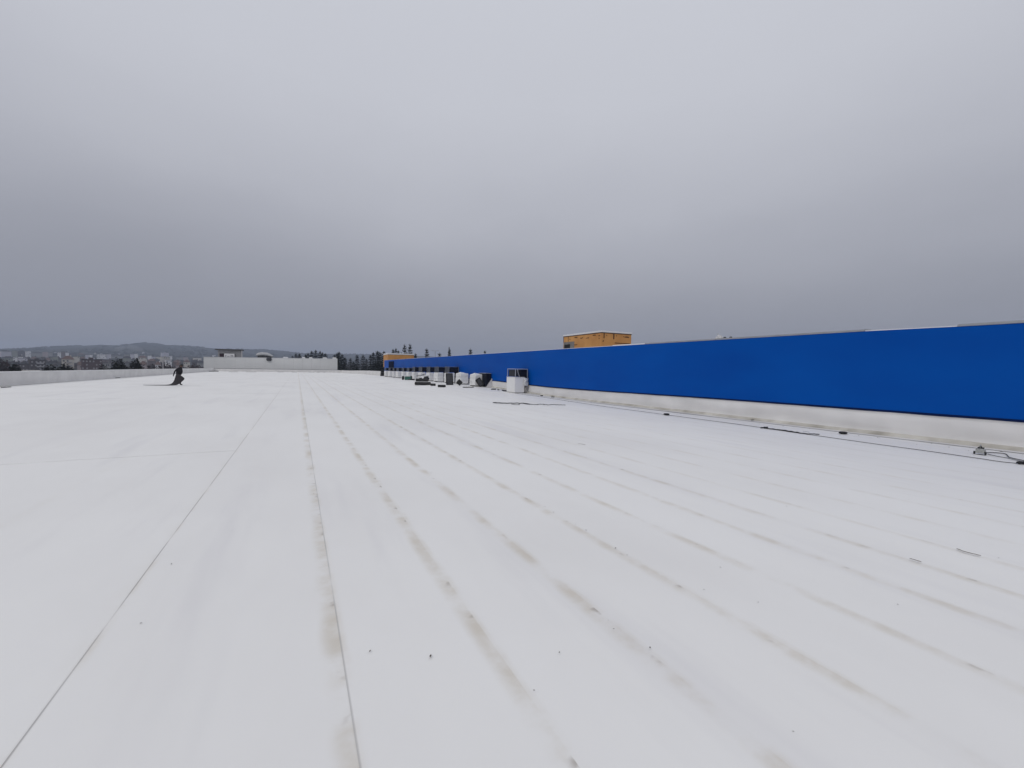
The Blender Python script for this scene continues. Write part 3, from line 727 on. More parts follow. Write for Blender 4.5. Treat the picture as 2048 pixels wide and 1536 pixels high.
# black bale at the end of the wall
p = loc_from(764.5, 752); bl = empty('bale', p); tag(bl, 'black stacked bale at the far end of the blue wall, beside the last machine', 'bale')
for k in range(3):
    b = MB(); b.box(-.30 + .03 * k, .30 - .02 * k, -.3, .3, k * .31, k * .31 + .30); b.build('layer', BLACK, bl, bevel=.04)

# ------------------------------------------------------------------ loose things lying on the roof
def mat_piece(px0, px1, py, wdt, label, name='rubber_strip', wig=.0, thick=.02, py1=None, pieces=14):
    """flat black offcut lying on the roof from px0 to px1"""
    a = G(px0, py); c = G(px1, py if py1 is None else py1); root_loc = Vector((a.x, a.y, roofz(a.x, a.y)))
    d = (c - a); d.z = 0; L = d.length; d.normalize(); nrm = Vector((-d.y, d.x, 0)); rows = []
    rr = random.Random(int(px0 * 7))
    for i in range(pieces + 1):
        t = i / pieces; w_ = wdt * (0.75 + .5 * nz(t * 5, px0)) * (0.35 if i in (0, pieces) else 1); off = wig * nz(t * 4.3, px0 * .37, 2)
        p = d * (L * t) + nrm * off; z = roofz(a.x + p.x, a.y + p.y) - root_loc.z + .013; lf = abs(nz(t * 6, px0 * .2, 6)) * .02
        rows.append([tuple(p - nrm * w_ / 2 + Vector((0, 0, z))), tuple(p + nrm * w_ / 2 + Vector((0, 0, z))), tuple(p + nrm * w_ / 2 + Vector((0, 0, z + thick + lf))), tuple(p - nrm * w_ / 2 + Vector((0, 0, z + thick + lf * .6)))])
    b = MB(); b.sweep(rows, True); o = b.build(name, BLACK, loc=root_loc); tag(o, label, 'offcut'); return o
mat_piece(926, 948, 775, .22, 'black folded mat at the foot of the peaked wrapped machine', thick=.05, wig=.1)
mat_piece(982, 992, 779.5, .16, 'black pad by the low dark cabinet, left of the lone machine', thick=.06)
mat_piece(994.5, 998.5, 780.5, .10, 'tiny black scrap right beside the black pad by the low cabinet', thick=.05)
mat_piece(1005, 1012.5, 781.5, .16, 'short black strip just left of the lone white machine', thick=.05, py1=783)
mat_piece(1046, 1056, 785, .12, 'black strip at the right foot of the lone white machine', thick=.04)
mat_piece(1062, 1071, 785.8, .12, 'black strip right of the lone white machine, against the upstand', thick=.05)
mat_piece(1079, 1100, 789.0, .12, 'long black strip lying along the upstand past the lone machine', thick=.05, py1=791)
mat_piece(1081, 1086, 792.5, .08, 'small black lump just in front of the long strip', thick=.05)
mat_piece(1103, 1109, 795, .07, 'small black lump by the near end of the long strip', thick=.04)
mat_piece(1502, 1512, 842, .05, 'small black scrap tucked against the foot of the upstand', thick=.03)
mat_piece(2, 22, 776, .10, 'black splinter lying near the left parapet at the picture edge', thick=.03, py1=774.5)
for k, (a, c, y_) in enumerate(((82, 90, 766), (231, 240, 756.6), (254, 263, 753.6), (279, 292, 752.2), (314, 323, 750.2))):
    mat_piece(a, c, y_, .12, 'dark scrap at the foot of the left parapet, %s from the left' % ORD[k], thick=.06, py1=y_ - .6)
mat_piece(394, 399, 743.8, .3, 'dark lump at the far left corner of the roof', thick=.22)
mat_piece(400, 408, 743.6, .2, 'small grey black scrap right of the lump in the far left corner', thick=.10)
mat_piece(418, 437, 743.2, .3, 'long dark bundle lying below the left end of the white clad block', thick=.16)
for k, (a, c) in enumerate(((458, 475), (492, 513), (555, 566), (584, 594), (617, 628), (633, 640), (647, 652))):
    mat_piece(a, c, 744.0 + .004 * (a - 450), .25, 'dirty scrap below the far parapet, %s of the line of scraps' % ORD[k], thick=.05, wig=.3)
# long torn hose
def tube_on_roof(name, pix, r, label, cat, material=BLACK, n=8, lift=0.0, parent=None):
    pts = [G(*p) for p in pix]; L = []
    for i in range(len(pts) - 1):
        for k in range(4):
            t = k / 4; p0 = pts[max(i - 1, 0)]; p1 = pts[i]; p2 = pts[i + 1]; p3 = pts[min(i + 2, len(pts) - 1)]
            L.append(.5 * ((2 * p1) + (-p0 + p2) * t + (2 * p0 - 5 * p1 + 4 * p2 - p3) * t * t + (-p0 + 3 * p1 - 3 * p2 + p3) * t ** 3))
    L.append(pts[-1]); base = Vector((L[0].x, L[0].y, roofz(L[0].x, L[0].y)))
    P = [Vector((p.x - base.x, p.y - base.y, roofz(p.x, p.y) - base.z + .012 + r * .9 + lift)) for p in L]
    rs = r if not isinstance(r, list) else r
    b = MB(); b.tube(P, r, n); o = b.build(name, material, parent, smooth_=True, loc=base if parent is None else (0, 0, 0))
    if parent is None: tag(o, label, cat)
    return o
th = empty('torn_strip', tuple(G(986, 806))); tag(th, 'long torn black rubber strip lying on the open roof in front of the lone machine', 'strip')
def strip_on(parent, pix, w0, thick, name, material=None):
    base = parent.location; rows = []
    P = [G(*p) for p in pix]; F = []
    for i in range(len(P) - 1):
        for k in range(3): F.append(P[i].lerp(P[i + 1], k / 3))
    F.append(P[-1])
    for i, p in enumerate(F):
        d = F[min(i + 1, len(F) - 1)] - F[max(i - 1, 0)]; d.z = 0; d.normalize(); q = Vector((-d.y, d.x, 0)); w_ = w0 * (.8 + .5 * nz(i * .7, w0 * 9)) * (.3 if i in (0, len(F) - 1) else 1)
        z = .013 + abs(nz(i * .5, 3)) * thick; c = p - base
        rows.append([(c.x - q.x * w_ / 2, c.y - q.y * w_ / 2, z), (c.x + q.x * w_ / 2, c.y + q.y * w_ / 2, z), (c.x + q.x * w_ / 2, c.y + q.y * w_ / 2, z + thick), (c.x - q.x * w_ / 2, c.y - q.y * w_ / 2, z + thick)])
    b = MB(); b.sweep(rows, True); b.build(name, material or BLACK, parent)
strip_on(th, [(986, 806), (998, 807), (1015, 807.5), (1034, 807.5), (1050, 808), (1060, 809.5)], .13, .03, 'wide_strip')
strip_on(th, [(1058, 809), (1072, 810.3), (1078, 809.2), (1086, 809.6), (1096, 810.8), (1104, 810), (1112, 810.4), (1122, 810.8), (1131, 811)], .055, .02, 'narrow_tail')
strip_on(th, [(1022, 808.5), (1028, 810.2), (1036, 810.4), (1040, 809.2)], .03, .015, 'loose_loop')
# rubber pads
def ring_pad(px, py, rad, label):
    p = loc_from(px, py, .012); root = empty('rubber_ring', p); tag(root, label, 'ring')
    b = MB(); rows = []
    for i in range(25):
        a = 2 * math.pi * i / 24; rows.append([(math.cos(a) * (rad + .035 * math.cos(q * math.pi / 4)), math.sin(a) * (rad + .035 * math.cos(q * math.pi / 4)), .03 + .03 * math.sin(q * math.pi / 4)) for q in range(8)])
    b.sweep(rows + [], True); b.build('rim', BLACK, root, smooth_=True)
    b = MB(); b.tube([(0, 0, .004), (0, 0, .025)], rad * .75, 16); b.build('hub', mat('hub_grey', (.05, .05, .055), .5), root)
ring_pad(1333, 830.5, .075, 'small black rubber ring lying beside the cable, farther one')
ring_pad(1686, 868.5, .065, 'small black rubber ring near the foot of the upstand, nearer one')
# cable along the wall
tube_on_roof('power_cable', [(1000, 776.5), (1030, 786.5), (1060, 791), (1100, 797), (1200, 812.5), (1300, 826), (1400, 839.5), (1500, 853), (1560, 862), (1640, 873.5), (1748, 889), (1850, 903), (1950, 917.5), (2000, 925), (2034, 928.5)], .0065,
             'thin dark power cable running along the foot of the blue wall', 'cable', mat('dark_cable', (.06, .055, .05), .6))
hs = empty('split_hose', tuple(G(1521, 857))); tag(hs, 'split black hose lying on the cable near the upstand', 'hose')
strip_on(hs, [(1521, 857.5), (1530, 857), (1536, 856.2)], .05, .03, 'end_flap')
strip_on(hs, [(1528, 858), (1545, 860), (1565, 862), (1582, 865), (1600, 868), (1618, 870)], .035, .025, 'hose_length')
strip_on(hs, [(1618, 869.3), (1628, 869.8), (1639, 870.3)], .03, .02, 'tail')
lp = empty('wire_loop', tuple(G(1612, 868))); tag(lp, 'small loop of bright wire on the split black hose', 'wire')
b = MB(); b.tube([(math.cos(a) * .05, math.sin(a) * .07, .06 + .012 * math.sin(a * 2)) for a in [k * math.pi / 8 for k in range(17)]], .005, 6); b.build('coil', GALV, lp, smooth_=True)
# welding machine with leads
wp = loc_from(1961, 909.5, .013); wm = empty('welding_machine', wp, R(8)); tag(wm, 'small grey welding machine on wheels by the foot of the upstand', 'welding machine')
GREYM = mat('welder_grey', (.34, .35, .34), .5, .15, 5)
b = MB(); b.hexa([(-.11, -.07, .03), (.12, -.07, .02), (.12, .07, .02), (-.11, .07, .03), (-.09, -.06, .12), (.09, -.06, .11), (.09, .06, .11), (-.09, .06, .12)]); b.build('body', GREYM, wm, bevel=.012)
for y in (-.078, .078):
    b = MB(); b.tube([(-.085, y - .012, .032), (-.085, y + .012, .032)], .032, 14); b.build('wheel', BLACK, wm)
b = MB(); b.tube([(-.09, 0, .12), (-.10, 0, .18), (-.03, 0, .19), (.05, 0, .155), (.06, 0, .115)], .011, 7); b.build('handle', GREYM, wm, smooth_=True)
b = MB(); b.box(-.02, .05, -.045, .045, .121, .14); b.build('control_knob', BLACK, wm)
tube_on_roof('welding_lead', [(1970, 907), (1985, 907), (2000, 908), (2012, 910), (2018, 916), (2035, 920.5), (2060, 925), (2120, 930)], .009, 'dark lead looping back from the welding machine to the right edge, upper one', 'cable', mat('grey_lead', (.10, .10, .10), .6))
tube_on_roof('welding_lead', [(1970, 909), (1982, 911.5), (1995, 914.5), (2015, 918), (2030, 921.5), (2050, 926), (2100, 934)], .008, 'thin grey lead below the darker lead of the welding machine', 'cable', mat('grey_lead2', (.22, .22, .22), .6))
pc = empty('plug_connector', tuple(G(2034, 929)), R(-30)); tag(pc, 'black cable connector lying at the right edge of the picture', 'plug')
b = MB(); b.tube([(0, 0, .035), (.03, 0, .035), (.14, 0, .035), (.16, 0, .035), (.24, 0, .035)], [.018, .028, .028, .033, .033], 12); b.build('plug_body', BLACK, pc)
b = MB(); b.tube([(.10, -.045, .03), (.22, -.07, .025), (.30, -.07, .025)], .013, 8); b.build('lead_stub', BLACK, pc)
b = MB(); b.tube([(.12, 0, .035), (.135, 0, .035)], .031, 12); b.build('locking_ring', mat('hub_grey', (.05, .05, .055), .5), pc)
# small things on top of the blue wall
def top_item(px, w0, h, name, label, cat, material, y_off=.10):
    p = atX(px, 672, WX); z = wall_top(p.y) + .058
    root = empty(name, (WX + y_off, p.y, z)); tag(root, label, cat); return root
it = top_item(1435, .4, .12, 'crumpled_bag', 'crumpled pale bag on top of the blue wall', 'bag', COPE); rows = []
for i in range(8):
    t = i / 7; rad = .16 * math.sqrt(max(.02, 1 - t ** 1.4)); rows.append([(math.cos(k * math.pi / 5) * rad * .7, math.sin(k * math.pi / 5) * rad * (1 + .3 * nz(k, i, 3)), .13 * t + .02 * nz(k * .8, i) * (i > 0)) for k in range(10)])
b = MB(); b.sweep(rows, True); b.build('bag_body', mat('pale_bag', (.55, .55, .56), .6, .3, 9), it)
b = MB(); b.tube([(0, .02, .12), (.01, .06, .19), (.0, .10, .17)], .012, 6); b.build('tied_neck', mat('pale_bag', (.55, .55, .56), .6), it)
for k, px in enumerate((1446, 1458)):
    it = top_item(px, .1, .05, 'bolt_cap', 'small dark cap on the blue wall top, %s of the pair beside the pale bag' % ('left' if k == 0 else 'right'), 'cap', BLACK)
    b = MB(); b.tube([(0, 0, 0), (0, 0, .025), (0, 0, .045), (0, 0, .05)], [.05, .05, .035, .012], 10); b.build('dome', BLACK, it)
    b = MB(); b.tube([(0, 0, -.0), (0, 0, .006)], .07, 12); b.build('washer', GALV, it)

# specks of dirt: nobody could count them
def specks():
    rr = random.Random(11); b = MB()
    known = [(343, 1130), (282, 1249), (861, 1315), (740, 1305), (524, 938), (622, 938), (627, 989), (1163, 889), (1530, 947), (862, 947), (899, 979), (1045, 989), (1060, 998), (1090, 1015), (1107, 1026), (1151, 1050), (1172, 1062), (1231, 1098), (1254, 1112), (1300, 1298), (1068, 1384), (1697, 866 + 30), (1372, 890), (1600, 945), (1620, 947), (1818, 1000)]
    pts = [(G(*p), rr.uniform(.003, .006)) for p in known]
    for _ in range(160):
        y = 1.0 + 40 * rr.random() ** 1.8; x = rr.uniform(-8, 13.5); pts.append((Vector((x, y, 0)), rr.uniform(.0015, .004)))
    for _ in range(300):
        y = rr.uniform(0, 75); pts.append((Vector((13.9 - abs(rr.gauss(0, .5)), y, 0)), rr.uniform(.005, .018)))
    for p, s in pts:
        a = rr.uniform(0, 3.14); e = rr.uniform(1, 3.0); ux, uy = math.cos(a) * s * e, math.sin(a) * s * e; vx, vy = -math.sin(a) * s, math.cos(a) * s; z = roofz(p.x, p.y) + .010
        b.add([(p.x - ux, p.y - uy, z), (p.x + vx, p.y + vy, z), (p.x + ux, p.y + uy, z), (p.x - vx, p.y - vy, z), (p.x, p.y, z + s * .5)], [(0, 1, 4), (1, 2, 4), (2, 3, 4), (3, 0, 4)])
    tag(b.build('dirt_specks', mat('dirt', (.10, .085, .07), .9, .4, 6)), 'small dark specks of dirt scattered over the white roof', 'dirt', kind='stuff')
specks()
for k, (pix, w0, lb) in enumerate((([(1819, 1120), (1828, 1122.5), (1843, 1127)], .018, 'short dark scuffed sliver on the roof at the right, near one'), ([(1913, 1100), (1928, 1106), (1944, 1110), (1962, 1114.5)], .02, 'ragged dark sliver on the roof at the far right'),
        ([(1156, 888), (1164, 889.5), (1171, 891)], .018, 'thin dark sliver on the open roof below the torn strip'))):
    s_ = empty('bark_sliver', tuple(G(*pix[0]))); tag(s_, lb, 'sliver'); strip_on(s_, pix, w0 * .8, .003, 'flake', mat('grey_brown_flake', (.24, .22, .20), .8, .4, 30))

# ------------------------------------------------------------------ person dragging a dark sheet
def build_person():
    base = G(357, 771); root = empty('person', (base.x, base.y, .012), rzp)
    tag(root, 'person in dark jacket and cap walking bent forward, dragging a black sheet', 'person')
    J = {'pelvis': (0, 0, .90), 'spine': (.03, 0, 1.12), 'chest': (.10, 0, 1.32), 'neck': (.18, 0, 1.45), 'head': (.24, 0, 1.54), 'crown': (.26, 0, 1.66),
         'hipL': (0, .09, .86), 'kneeL': (.12, .09, .47), 'ankL': (.06, .09, .09), 'toeL': (.24, .10, .05),
         'hipR': (0, -.09, .86), 'kneeR': (.02, -.10, .47), 'ankR': (-.20, -.10, .12), 'toeR': (-.03, -.11, .05),
         'shL': (.10, .18, 1.36), 'elL': (.14, .20, 1.10), 'wrL': (.26, -.02, .95), 'shR': (.09, -.18, 1.36), 'elR': (-.10, -.24, 1.12), 'wrR': (-.20, -.22, .88)}
    rad = {'pelvis': .15, 'spine': .155, 'chest': .165, 'neck': .062, 'head': .095, 'crown': .075, 'hipL': .105, 'kneeL': .07, 'ankL': .05, 'toeL': .042, 'hipR': .105, 'kneeR': .07, 'ankR': .05, 'toeR': .042,
           'shL': .075, 'elL': .058, 'wrL': .042, 'shR': .075, 'elR': .058, 'wrR': .042}
    E_ = [('pelvis', 'spine'), ('spine', 'chest'), ('chest', 'neck'), ('neck', 'head'), ('head', 'crown')]
    for s in 'LR': E_ += [('pelvis', 'hip' + s), ('hip' + s, 'knee' + s), ('knee' + s, 'ank' + s), ('ank' + s, 'toe' + s), ('chest', 'sh' + s), ('sh' + s, 'el' + s), ('el' + s, 'wr' + s)]
    names = list(J); idx = {n_: i for i, n_ in enumerate(names)}; verts = [J[n_] for n_ in names]; radii = [rad[n_] for n_ in names]; edges = [(idx[a], idx[c]) for a, c in E_]
    for s, sg in (('L', 1), ('R', -1)):      # fingers and thumb as chains from the wrist
        w_ = Vector(J['wr' + s]); d = (w_ - Vector(J['el' + s])).normalized(); side = Vector((0, 1, 0)) * sg
        pk = len(verts); verts.append(tuple(w_ + d * .07)); radii.append(.035); edges.append((idx['wr' + s], pk))
        for q, (o_, l_) in enumerate(((-.030, .065), (-.010, .078), (.010, .074), (.030, .058))):
            a_ = w_ + d * .10 + Vector((0, o_, 0)); c_ = a_ + d * l_ * .5; e_ = c_ + (d + Vector((.5, 0, -.3))).normalized() * l_ * .5
            k0 = len(verts); verts += [tuple(a_), tuple(c_), tuple(e_)]; radii += [.010, .0095, .008]; edges += [(pk, k0), (k0, k0 + 1), (k0 + 1, k0 + 2)]
        a_ = w_ + d * .05 - side * .045; e_ = a_ + (d * .7 - side * .5).normalized() * .05; k0 = len(verts)
        verts += [tuple(a_), tuple(e_)]; radii += [.012, .010]; edges += [(pk, k0), (k0, k0 + 1)]
    me = bpy.data.meshes.new('body'); me.from_pydata(verts, edges, [])
    CL = bpy.data.materials.new('dark_clothes_and_skin'); CL.use_nodes = True; t = CL.node_tree; L = t.links.new; bs = t.nodes['Principled BSDF']; bs.inputs['Roughness'].default_value = .85
    co = t.nodes.new('ShaderNodeTexCoord'); sp = t.nodes.new('ShaderNodeSeparateXYZ'); L(co.outputs['Object'], sp.inputs[0])
    rp = t.nodes.new('ShaderNodeValToRGB'); rp.color_ramp.interpolation = 'CONSTANT'; mr = t.nodes.new('ShaderNodeMath'); mr.operation = 'DIVIDE'; mr.inputs[1].default_value = 1.8; L(sp.outputs['Z'], mr.inputs[0]); L(mr.outputs[0], rp.inputs[0])
    st = [(0, (.012, .011, .011)), (.07, (.016, .016, .022)), (.50, (.011, .010, .014)), (.822, (.13, .08, .065))]
    while len(rp.color_ramp.elements) < 4: rp.color_ramp.elements.new(.5)
    for e, (p, c) in zip(rp.color_ramp.elements, st): e.position = p; e.color = (*c, 1)
    L(rp.outputs[0], bs.inputs['Base Color'])
    body = link('body', me, root)
    md = body.modifiers.new('skin', 'SKIN'); md.use_smooth_shade = True
    for i, r_ in enumerate(radii): me.skin_vertices[0].data[i].radius = (r_, r_); me.skin_vertices[0].data[i].use_root = (i == 0)
    sb = body.modifiers.new('sub', 'SUBSURF'); sb.levels = 1; sb.render_levels = 2
    me.materials.append(CL)
    # cap with peak, hair below it
    b = MB(); rows = []
    for i in range(6):
        t_ = i / 5; rr_ = .112 * math.sqrt(max(.03, 1 - t_ ** 2)); rows.append([(.25 + .02 * t_ + math.cos(k * math.pi / 6) * rr_ * 1.08, math.sin(k * math.pi / 6) * rr_, 1.60 + .12 * t_) for k in range(12)])
    b.sweep(rows, True); cap = b.build('cap', BLACK, root, smooth_=True)
    b = MB(); b.hexa([(.33, -.08, 1.595), (.44, -.05, 1.575), (.44, .05, 1.575), (.33, .08, 1.595), (.33, -.08, 1.61), (.44, -.05, 1.588), (.44, .05, 1.588), (.33, .08, 1.61)]); b.build('peak', BLACK, cap)
    b = MB(); b.tube([(.135, 0, 1.60), (.145, 0, 1.53), (.16, 0, 1.49)], [.05, .055, .03], 8); b.build('hair', mat('dark_hair', (.015, .011, .009), .7), root, smooth_=True)
    # face: nose, eyes, mouth, ears
    SK = mat('skin', (.20, .12, .09), .6, .08, 9)
    b = MB(); b.add([(.335, -.016, 1.535), (.335, .016, 1.535), (.335, 0, 1.585), (.368, 0, 1.540)], [(0, 3, 2), (1, 2, 3), (0, 1, 3)]); b.build('nose', SK, root)
    for y in (-.035, .035):
        b = MB(); b.tube([(.318, y, 1.578), (.338, y, 1.578)], .011, 8); b.build('eye', BLACK, root)
        b = MB(); b.tube([(.235, y * 2.75, 1.525), (.24, y * 2.9, 1.555), (.235, y * 2.75, 1.585)], [.012, .02, .012], 8); b.build('ear', SK, root)
    b = MB(); b.bar((.333, -.025, 1.505), (.333, .025, 1.505), .012, .008); b.build('mouth', mat('lips', (.22, .09, .08), .6), root)
    # the dark sheet, a thing of its own held at the waist and trailing behind
    sh = empty('dragged_sheet', (base.x, base.y, .012), rzp); tag(sh, 'black roofing sheet held at the waist of the walking person and trailing behind', 'sheet')
    S = [((.06, -.27, .96), (.28, -.30, .92), (.56, -.30, .72), (.76, -.26, .56)),
         ((.00, -.30, .78), (.20, -.34, .72), (.44, -.35, .52), (.60, -.32, .38)),
         ((-.04, -.32, .56), (.12, -.36, .46), (.28, -.38, .30), (.40, -.36, .18)),
         ((-.12, -.32, .34), (.02, -.36, .24), (.14, -.40, .14), (.24, -.40, .06)),
         ((-.28, -.30, .16), (-.14, -.34, .10), (-.04, -.40, .05), (.08, -.42, .02)),
         ((-.55, -.25, .06), (-.48, -.32, .04), (-.40, -.42, .03), (-.30, -.5, .01)),
         ((-1.0, -.2, .035), (-1.0, -.34, .05), (-.98, -.48, .03), (-.96, -.6, .01)),
         ((-1.7, -.2, .01), (-1.7, -.34, .03), (-1.7, -.45, .02), (-1.7, -.6, .01)),
         ((-2.45, -.3, .01), (-2.5, -.36, .012), (-2.5, -.42, .012), (-2.42, -.5, .01))]
    b = MB(); b.sweep(S); o = b.build('sheet', mat('black_sheet', (.016, .013, .017), .55, .25, 2), sh, smooth_=True)
    s2 = o.modifiers.new('sub', 'SUBSURF'); s2.levels = 1; s2.render_levels = 2
    s3 = o.modifiers.new('thick', 'SOLIDIFY'); s3.thickness = .012
build_person()

# ------------------------------------------------------------------ trees
BARK = mat('bark', (.045, .032, .024), .9, .3, 4)
NEEDLE = mat('fir_needles', (.020, .028, .022), .85, .35, 1.2, spec=.15)
def conifer_mesh(seed, spread, gap, full):
    rr = random.Random(seed); b = MB(); n = 22
    for k in range(n):
        t = k / n; z = 1 - (1 - .10 * (not full)) * (1 - t) if not full else .06 + .94 * t
        rad = spread * (1 - t) ** .9 * (.55 + .75 * rr.random()) + .014
        for j in range(7):
            a = j * 2 * math.pi / 7 + k * 1.1 + rr.uniform(-.25, .25); L = rad * rr.uniform(.65, 1.15)
            if rr.random() < gap: continue
            for q in range(5):
                s = (q + .4 + rr.random() * .5) / 5.2; d = L * s; up = .02 * (1 - s) - .10 * L * s + .05 * s * s * (t > .5)
                c = Vector((math.cos(a) * d, math.sin(a) * d, z + up)); sz = (.020 + .038 * (1 - t)) * (1.3 - .6 * s)
                for _ in range(3):
                    v = [c + Vector((rr.uniform(-1, 1), rr.uniform(-1, 1), rr.uniform(-.42, .30))) * sz for _ in range(3)]; b.add(v, [(0, 1, 2)])
    b.add([(0.012, 0, .95), (-.006, .01, .95), (-.006, -.01, .95), (0, 0, 1.03)], [(0, 1, 3), (1, 2, 3), (2, 0, 3)])
    me = bpy.data.meshes.new('crown'); me.from_pydata(b.v, [], b.f); me.materials.append(NEEDLE)
    return me
tb = MB(); tb.tube([(0, 0, 0), (0, 0, .3), (0, 0, .7), (0, 0, .99)], [.017, .013, .007, .002], 7); TRUNK = tb.mesh('trunk', BARK)
FIR = [conifer_mesh(3, .155, .12, True), conifer_mesh(5, .13, .22, True), conifer_mesh(8, .19, .25, True), conifer_mesh(13, .17, .45, True)]
def fir(px, py, Y, kind, label, group=None, wide=1.0):
    p = atY(px, py, Y); zg = terrain(p.x, p.y) - .2; H = (p.z - zg) / 1.02
    root = empty('fir_tree', (p.x, p.y, zg), random.uniform(0, 6)); tag(root, label, 'tree', group)
    for nm, me, sx in (('trunk', TRUNK, 1), ('crown', FIR[kind], wide)):
        o = link(nm, me, root); o.scale = (H * sx, H * sx, H)
    return root
row = [(585, 711, 228, 2), (592, 706, 226, 2), (599, 706, 230, 2), (611, 708, 232, 2), (616, 705, 226, 2), (623, 701, 235, 1), (631, 699.5, 230, 1), (640, 701, 228, 2), (645, 704, 236, 2), (651, 706, 230, 1), (669, 708, 215, 2), (674, 705, 222, 2), (678, 703, 214, 1), (684, 708, 205, 1),
       (690, 714, 200, 1), (701, 715.5, 196, 2), (707, 722, 205, 2), (714, 709, 208, 1), (726, 709, 204, 2), (733, 717, 212, 2), (741, 709, 206, 2), (747, 704, 200, 1), (755, 701, 196, 1), (760, 703.5, 190, 1), (767.5, 701.5, 184, 1), (774, 710, 190, 2)]
for k, (px, py, Y, kd) in enumerate(row):
    fir(px, py, Y, kd, 'dark spired fir in the row behind white block and low parapet, %s from left' % ORD[k], 'firs beyond the far end of the roof', 1.4 if kd == 2 else 1.45)
for px, py, Y, kd, lb, wd in ((786, 697, 175, 1, 'thin fir tip just above the small orange hut, left one', 1.0), (791.5, 695.5, 178, 1, 'taller fir tip above the small orange hut', 1.0), (796.5, 700, 178, 1, 'short fir tip above the right half of the small orange hut', 1.0),
        (809.5, 687.5, 150, 2, 'ragged fir above the right end of the small orange hut, left of a pair', .95), (820, 686.5, 146, 2, 'ragged broad fir above the right end of the small orange hut, right of a pair', 1.0), (831, 706, 150, 1, 'low fir tip right of the small orange hut', 1.0),
        (853.5, 696, 140, 3, 'lone fir left of the lamp mast above the blue wall', 1.0), (879, 705, 138, 3, 'low fir top right of the lamp mast above the blue wall', 1.2), (941, 696.5, 134, 3, 'small lone fir top above the blue wall, right of the forked one', 1.0), (970, 700, 128, 1, 'tiny fir tip above the blue wall, nearest the middle', .8)):
    fir(px, py, Y, kd, lb, None, wd)
f1 = fir(899, 697, 136, 3, 'forked fir with two tips standing above the blue wall', None, .9)
o = link('second_tip', FIR[3], f1); k = f1.children[0].scale.z
o.scale = (k * .35, k * .35, k * .45); o.location = (1.2, -.5, k * .60)
# lamp mast
p = atY(870.5, 702, 132); zg = terrain(p.x, p.y); lm = empty('lamp_mast', (p.x, p.y, zg)); tag(lm, 'thin grey lamp mast with two short arms above the blue wall among the firs', 'lamp mast')
H = p.z - zg; b = MB(); b.tube([(0, 0, 0), (0, 0, H * .5), (0, 0, H)], [.12, .09, .06], 8); b.build('pole', GUTTER, lm)
for s in (-1, 1):
    b = MB(); b.tube([(0, 0, H), (s * .5, 0, H + .15), (s * .75, 0, H + .12)], .04, 6); b.build('arm', GUTTER, lm)
    b = MB(); b.box(s * .95 - .25, s * .95 + .25, -.12, .12, H + .05, H + .16); b.build('lamp_head', GUTTER, lm)

# round dark trees on the left
LEAFD = mat('dark_evergreen_leaves', (.018, .020, .016), .85, .4, .8, spec=.15)
LEAFB = mat('brown_winter_twigs', (.055, .038, .038), .95, .35, .5, spec=.1)
def crown_mesh(seed, lobes, nleaf, size, material):
    rr = random.Random(seed); b = MB()
    for (cx, cy, cz, rx, rz_) in lobes:
        for _ in range(nleaf):
            while True:
                p = Vector((rr.uniform(-1, 1), rr.uniform(-1, 1), rr.uniform(-1, 1)))
                if .25 < p.length < 1: break
            p = p * (1 + .22 * nz(p.x * 2.2 + seed, p.y * 2.2, p.z * 2.2)); c = Vector((cx + p.x * rx, cy + p.y * rx, cz + p.z * rz_)); s = size * rr.uniform(.6, 1.4)
            b.add([c + Vector((rr.uniform(-1, 1), rr.uniform(-1, 1), rr.uniform(-1, 1))) * s for _ in range(3)], [(0, 1, 2)])
    me = bpy.data.meshes.new('crown'); me.from_pydata(b.v, [], b.f); me.materials.append(material); return me
def round_tree(px0, px1, py, rad, label, material=LEAFD, seed=1, name='evergreen_tree'):
    a = atR(px0, py, rad); c = atR(px1, py, rad); W = (c - a).length; mid = (a + c) / 2; zg = terrain(mid.x, mid.y) - .3; H = mid.z - zg
    root = empty(name, (mid.x, mid.y, zg)); tag(root, label, 'tree')
    hw = W / 2; lobes = [(0, 0, H * .64, hw * .85, H * .38), (-hw * .48, .3, H * .58, hw * .72, H * .36), (hw * .48, -.3, H * .56, hw * .72, H * .36), (.1 * hw, hw * .4, H * .35, hw * .6, H * .32), (-.1 * hw, -hw * .4, H * .30, hw * .6, H * .30)]
    link('crown', crown_mesh(seed, lobes, 700, .13 * max(hw, 3), material), root)
    b = MB(); b.tube([(0, 0, 0), (.1, 0, H * .3), (0, .1, H * .7)], [.35, .25, .08], 8); b.tube([(0.05, 0, H * .25), (hw * .4, .2, H * .5)], [.15, .04], 6); b.tube([(0.05, 0, H * .2), (-hw * .4, -.2, H * .5)], [.15, .04], 6); b.build('trunk', BARK, root)
round_tree(17, 46, 729, 170, 'dark conical evergreen tree behind the left parapet near the picture edge', seed=2)
round_tree(80, 118, 731, 190, 'dark low evergreen tree behind the left parapet, left one of the joined pair', seed=3)
round_tree(112, 152, 727, 185, 'dark broad evergreen tree behind the left parapet, right one of the joined pair', seed=4)
round_tree(192, 222, 731, 185, 'low dark evergreen tree left of the two tall round ones', seed=5)
round_tree(219, 254, 717.5, 165, 'tall dark round evergreen tree behind the left parapet, left of the two biggest', seed=6)
round_tree(256, 288, 717, 168, 'tall dark round evergreen tree behind the left parapet, right of the two biggest', seed=7)
round_tree(-30, 24, 716, 260, 'reddish brown bare tree at the left picture edge', LEAFB, 8, 'bare_tree')
round_tree(290, 318, 729, 260, 'brown bare tree right of the two big round evergreens', LEAFB, 9, 'bare_tree')
round_tree(312, 352, 727, 280, 'purplish brown bare tree between the white pole and the walking person', LEAFB, 10, 'bare_tree')
round_tree(372, 412, 730, 270, 'brown bare tree touching the left end of the white clad block', LEAFB, 12, 'bare_tree')
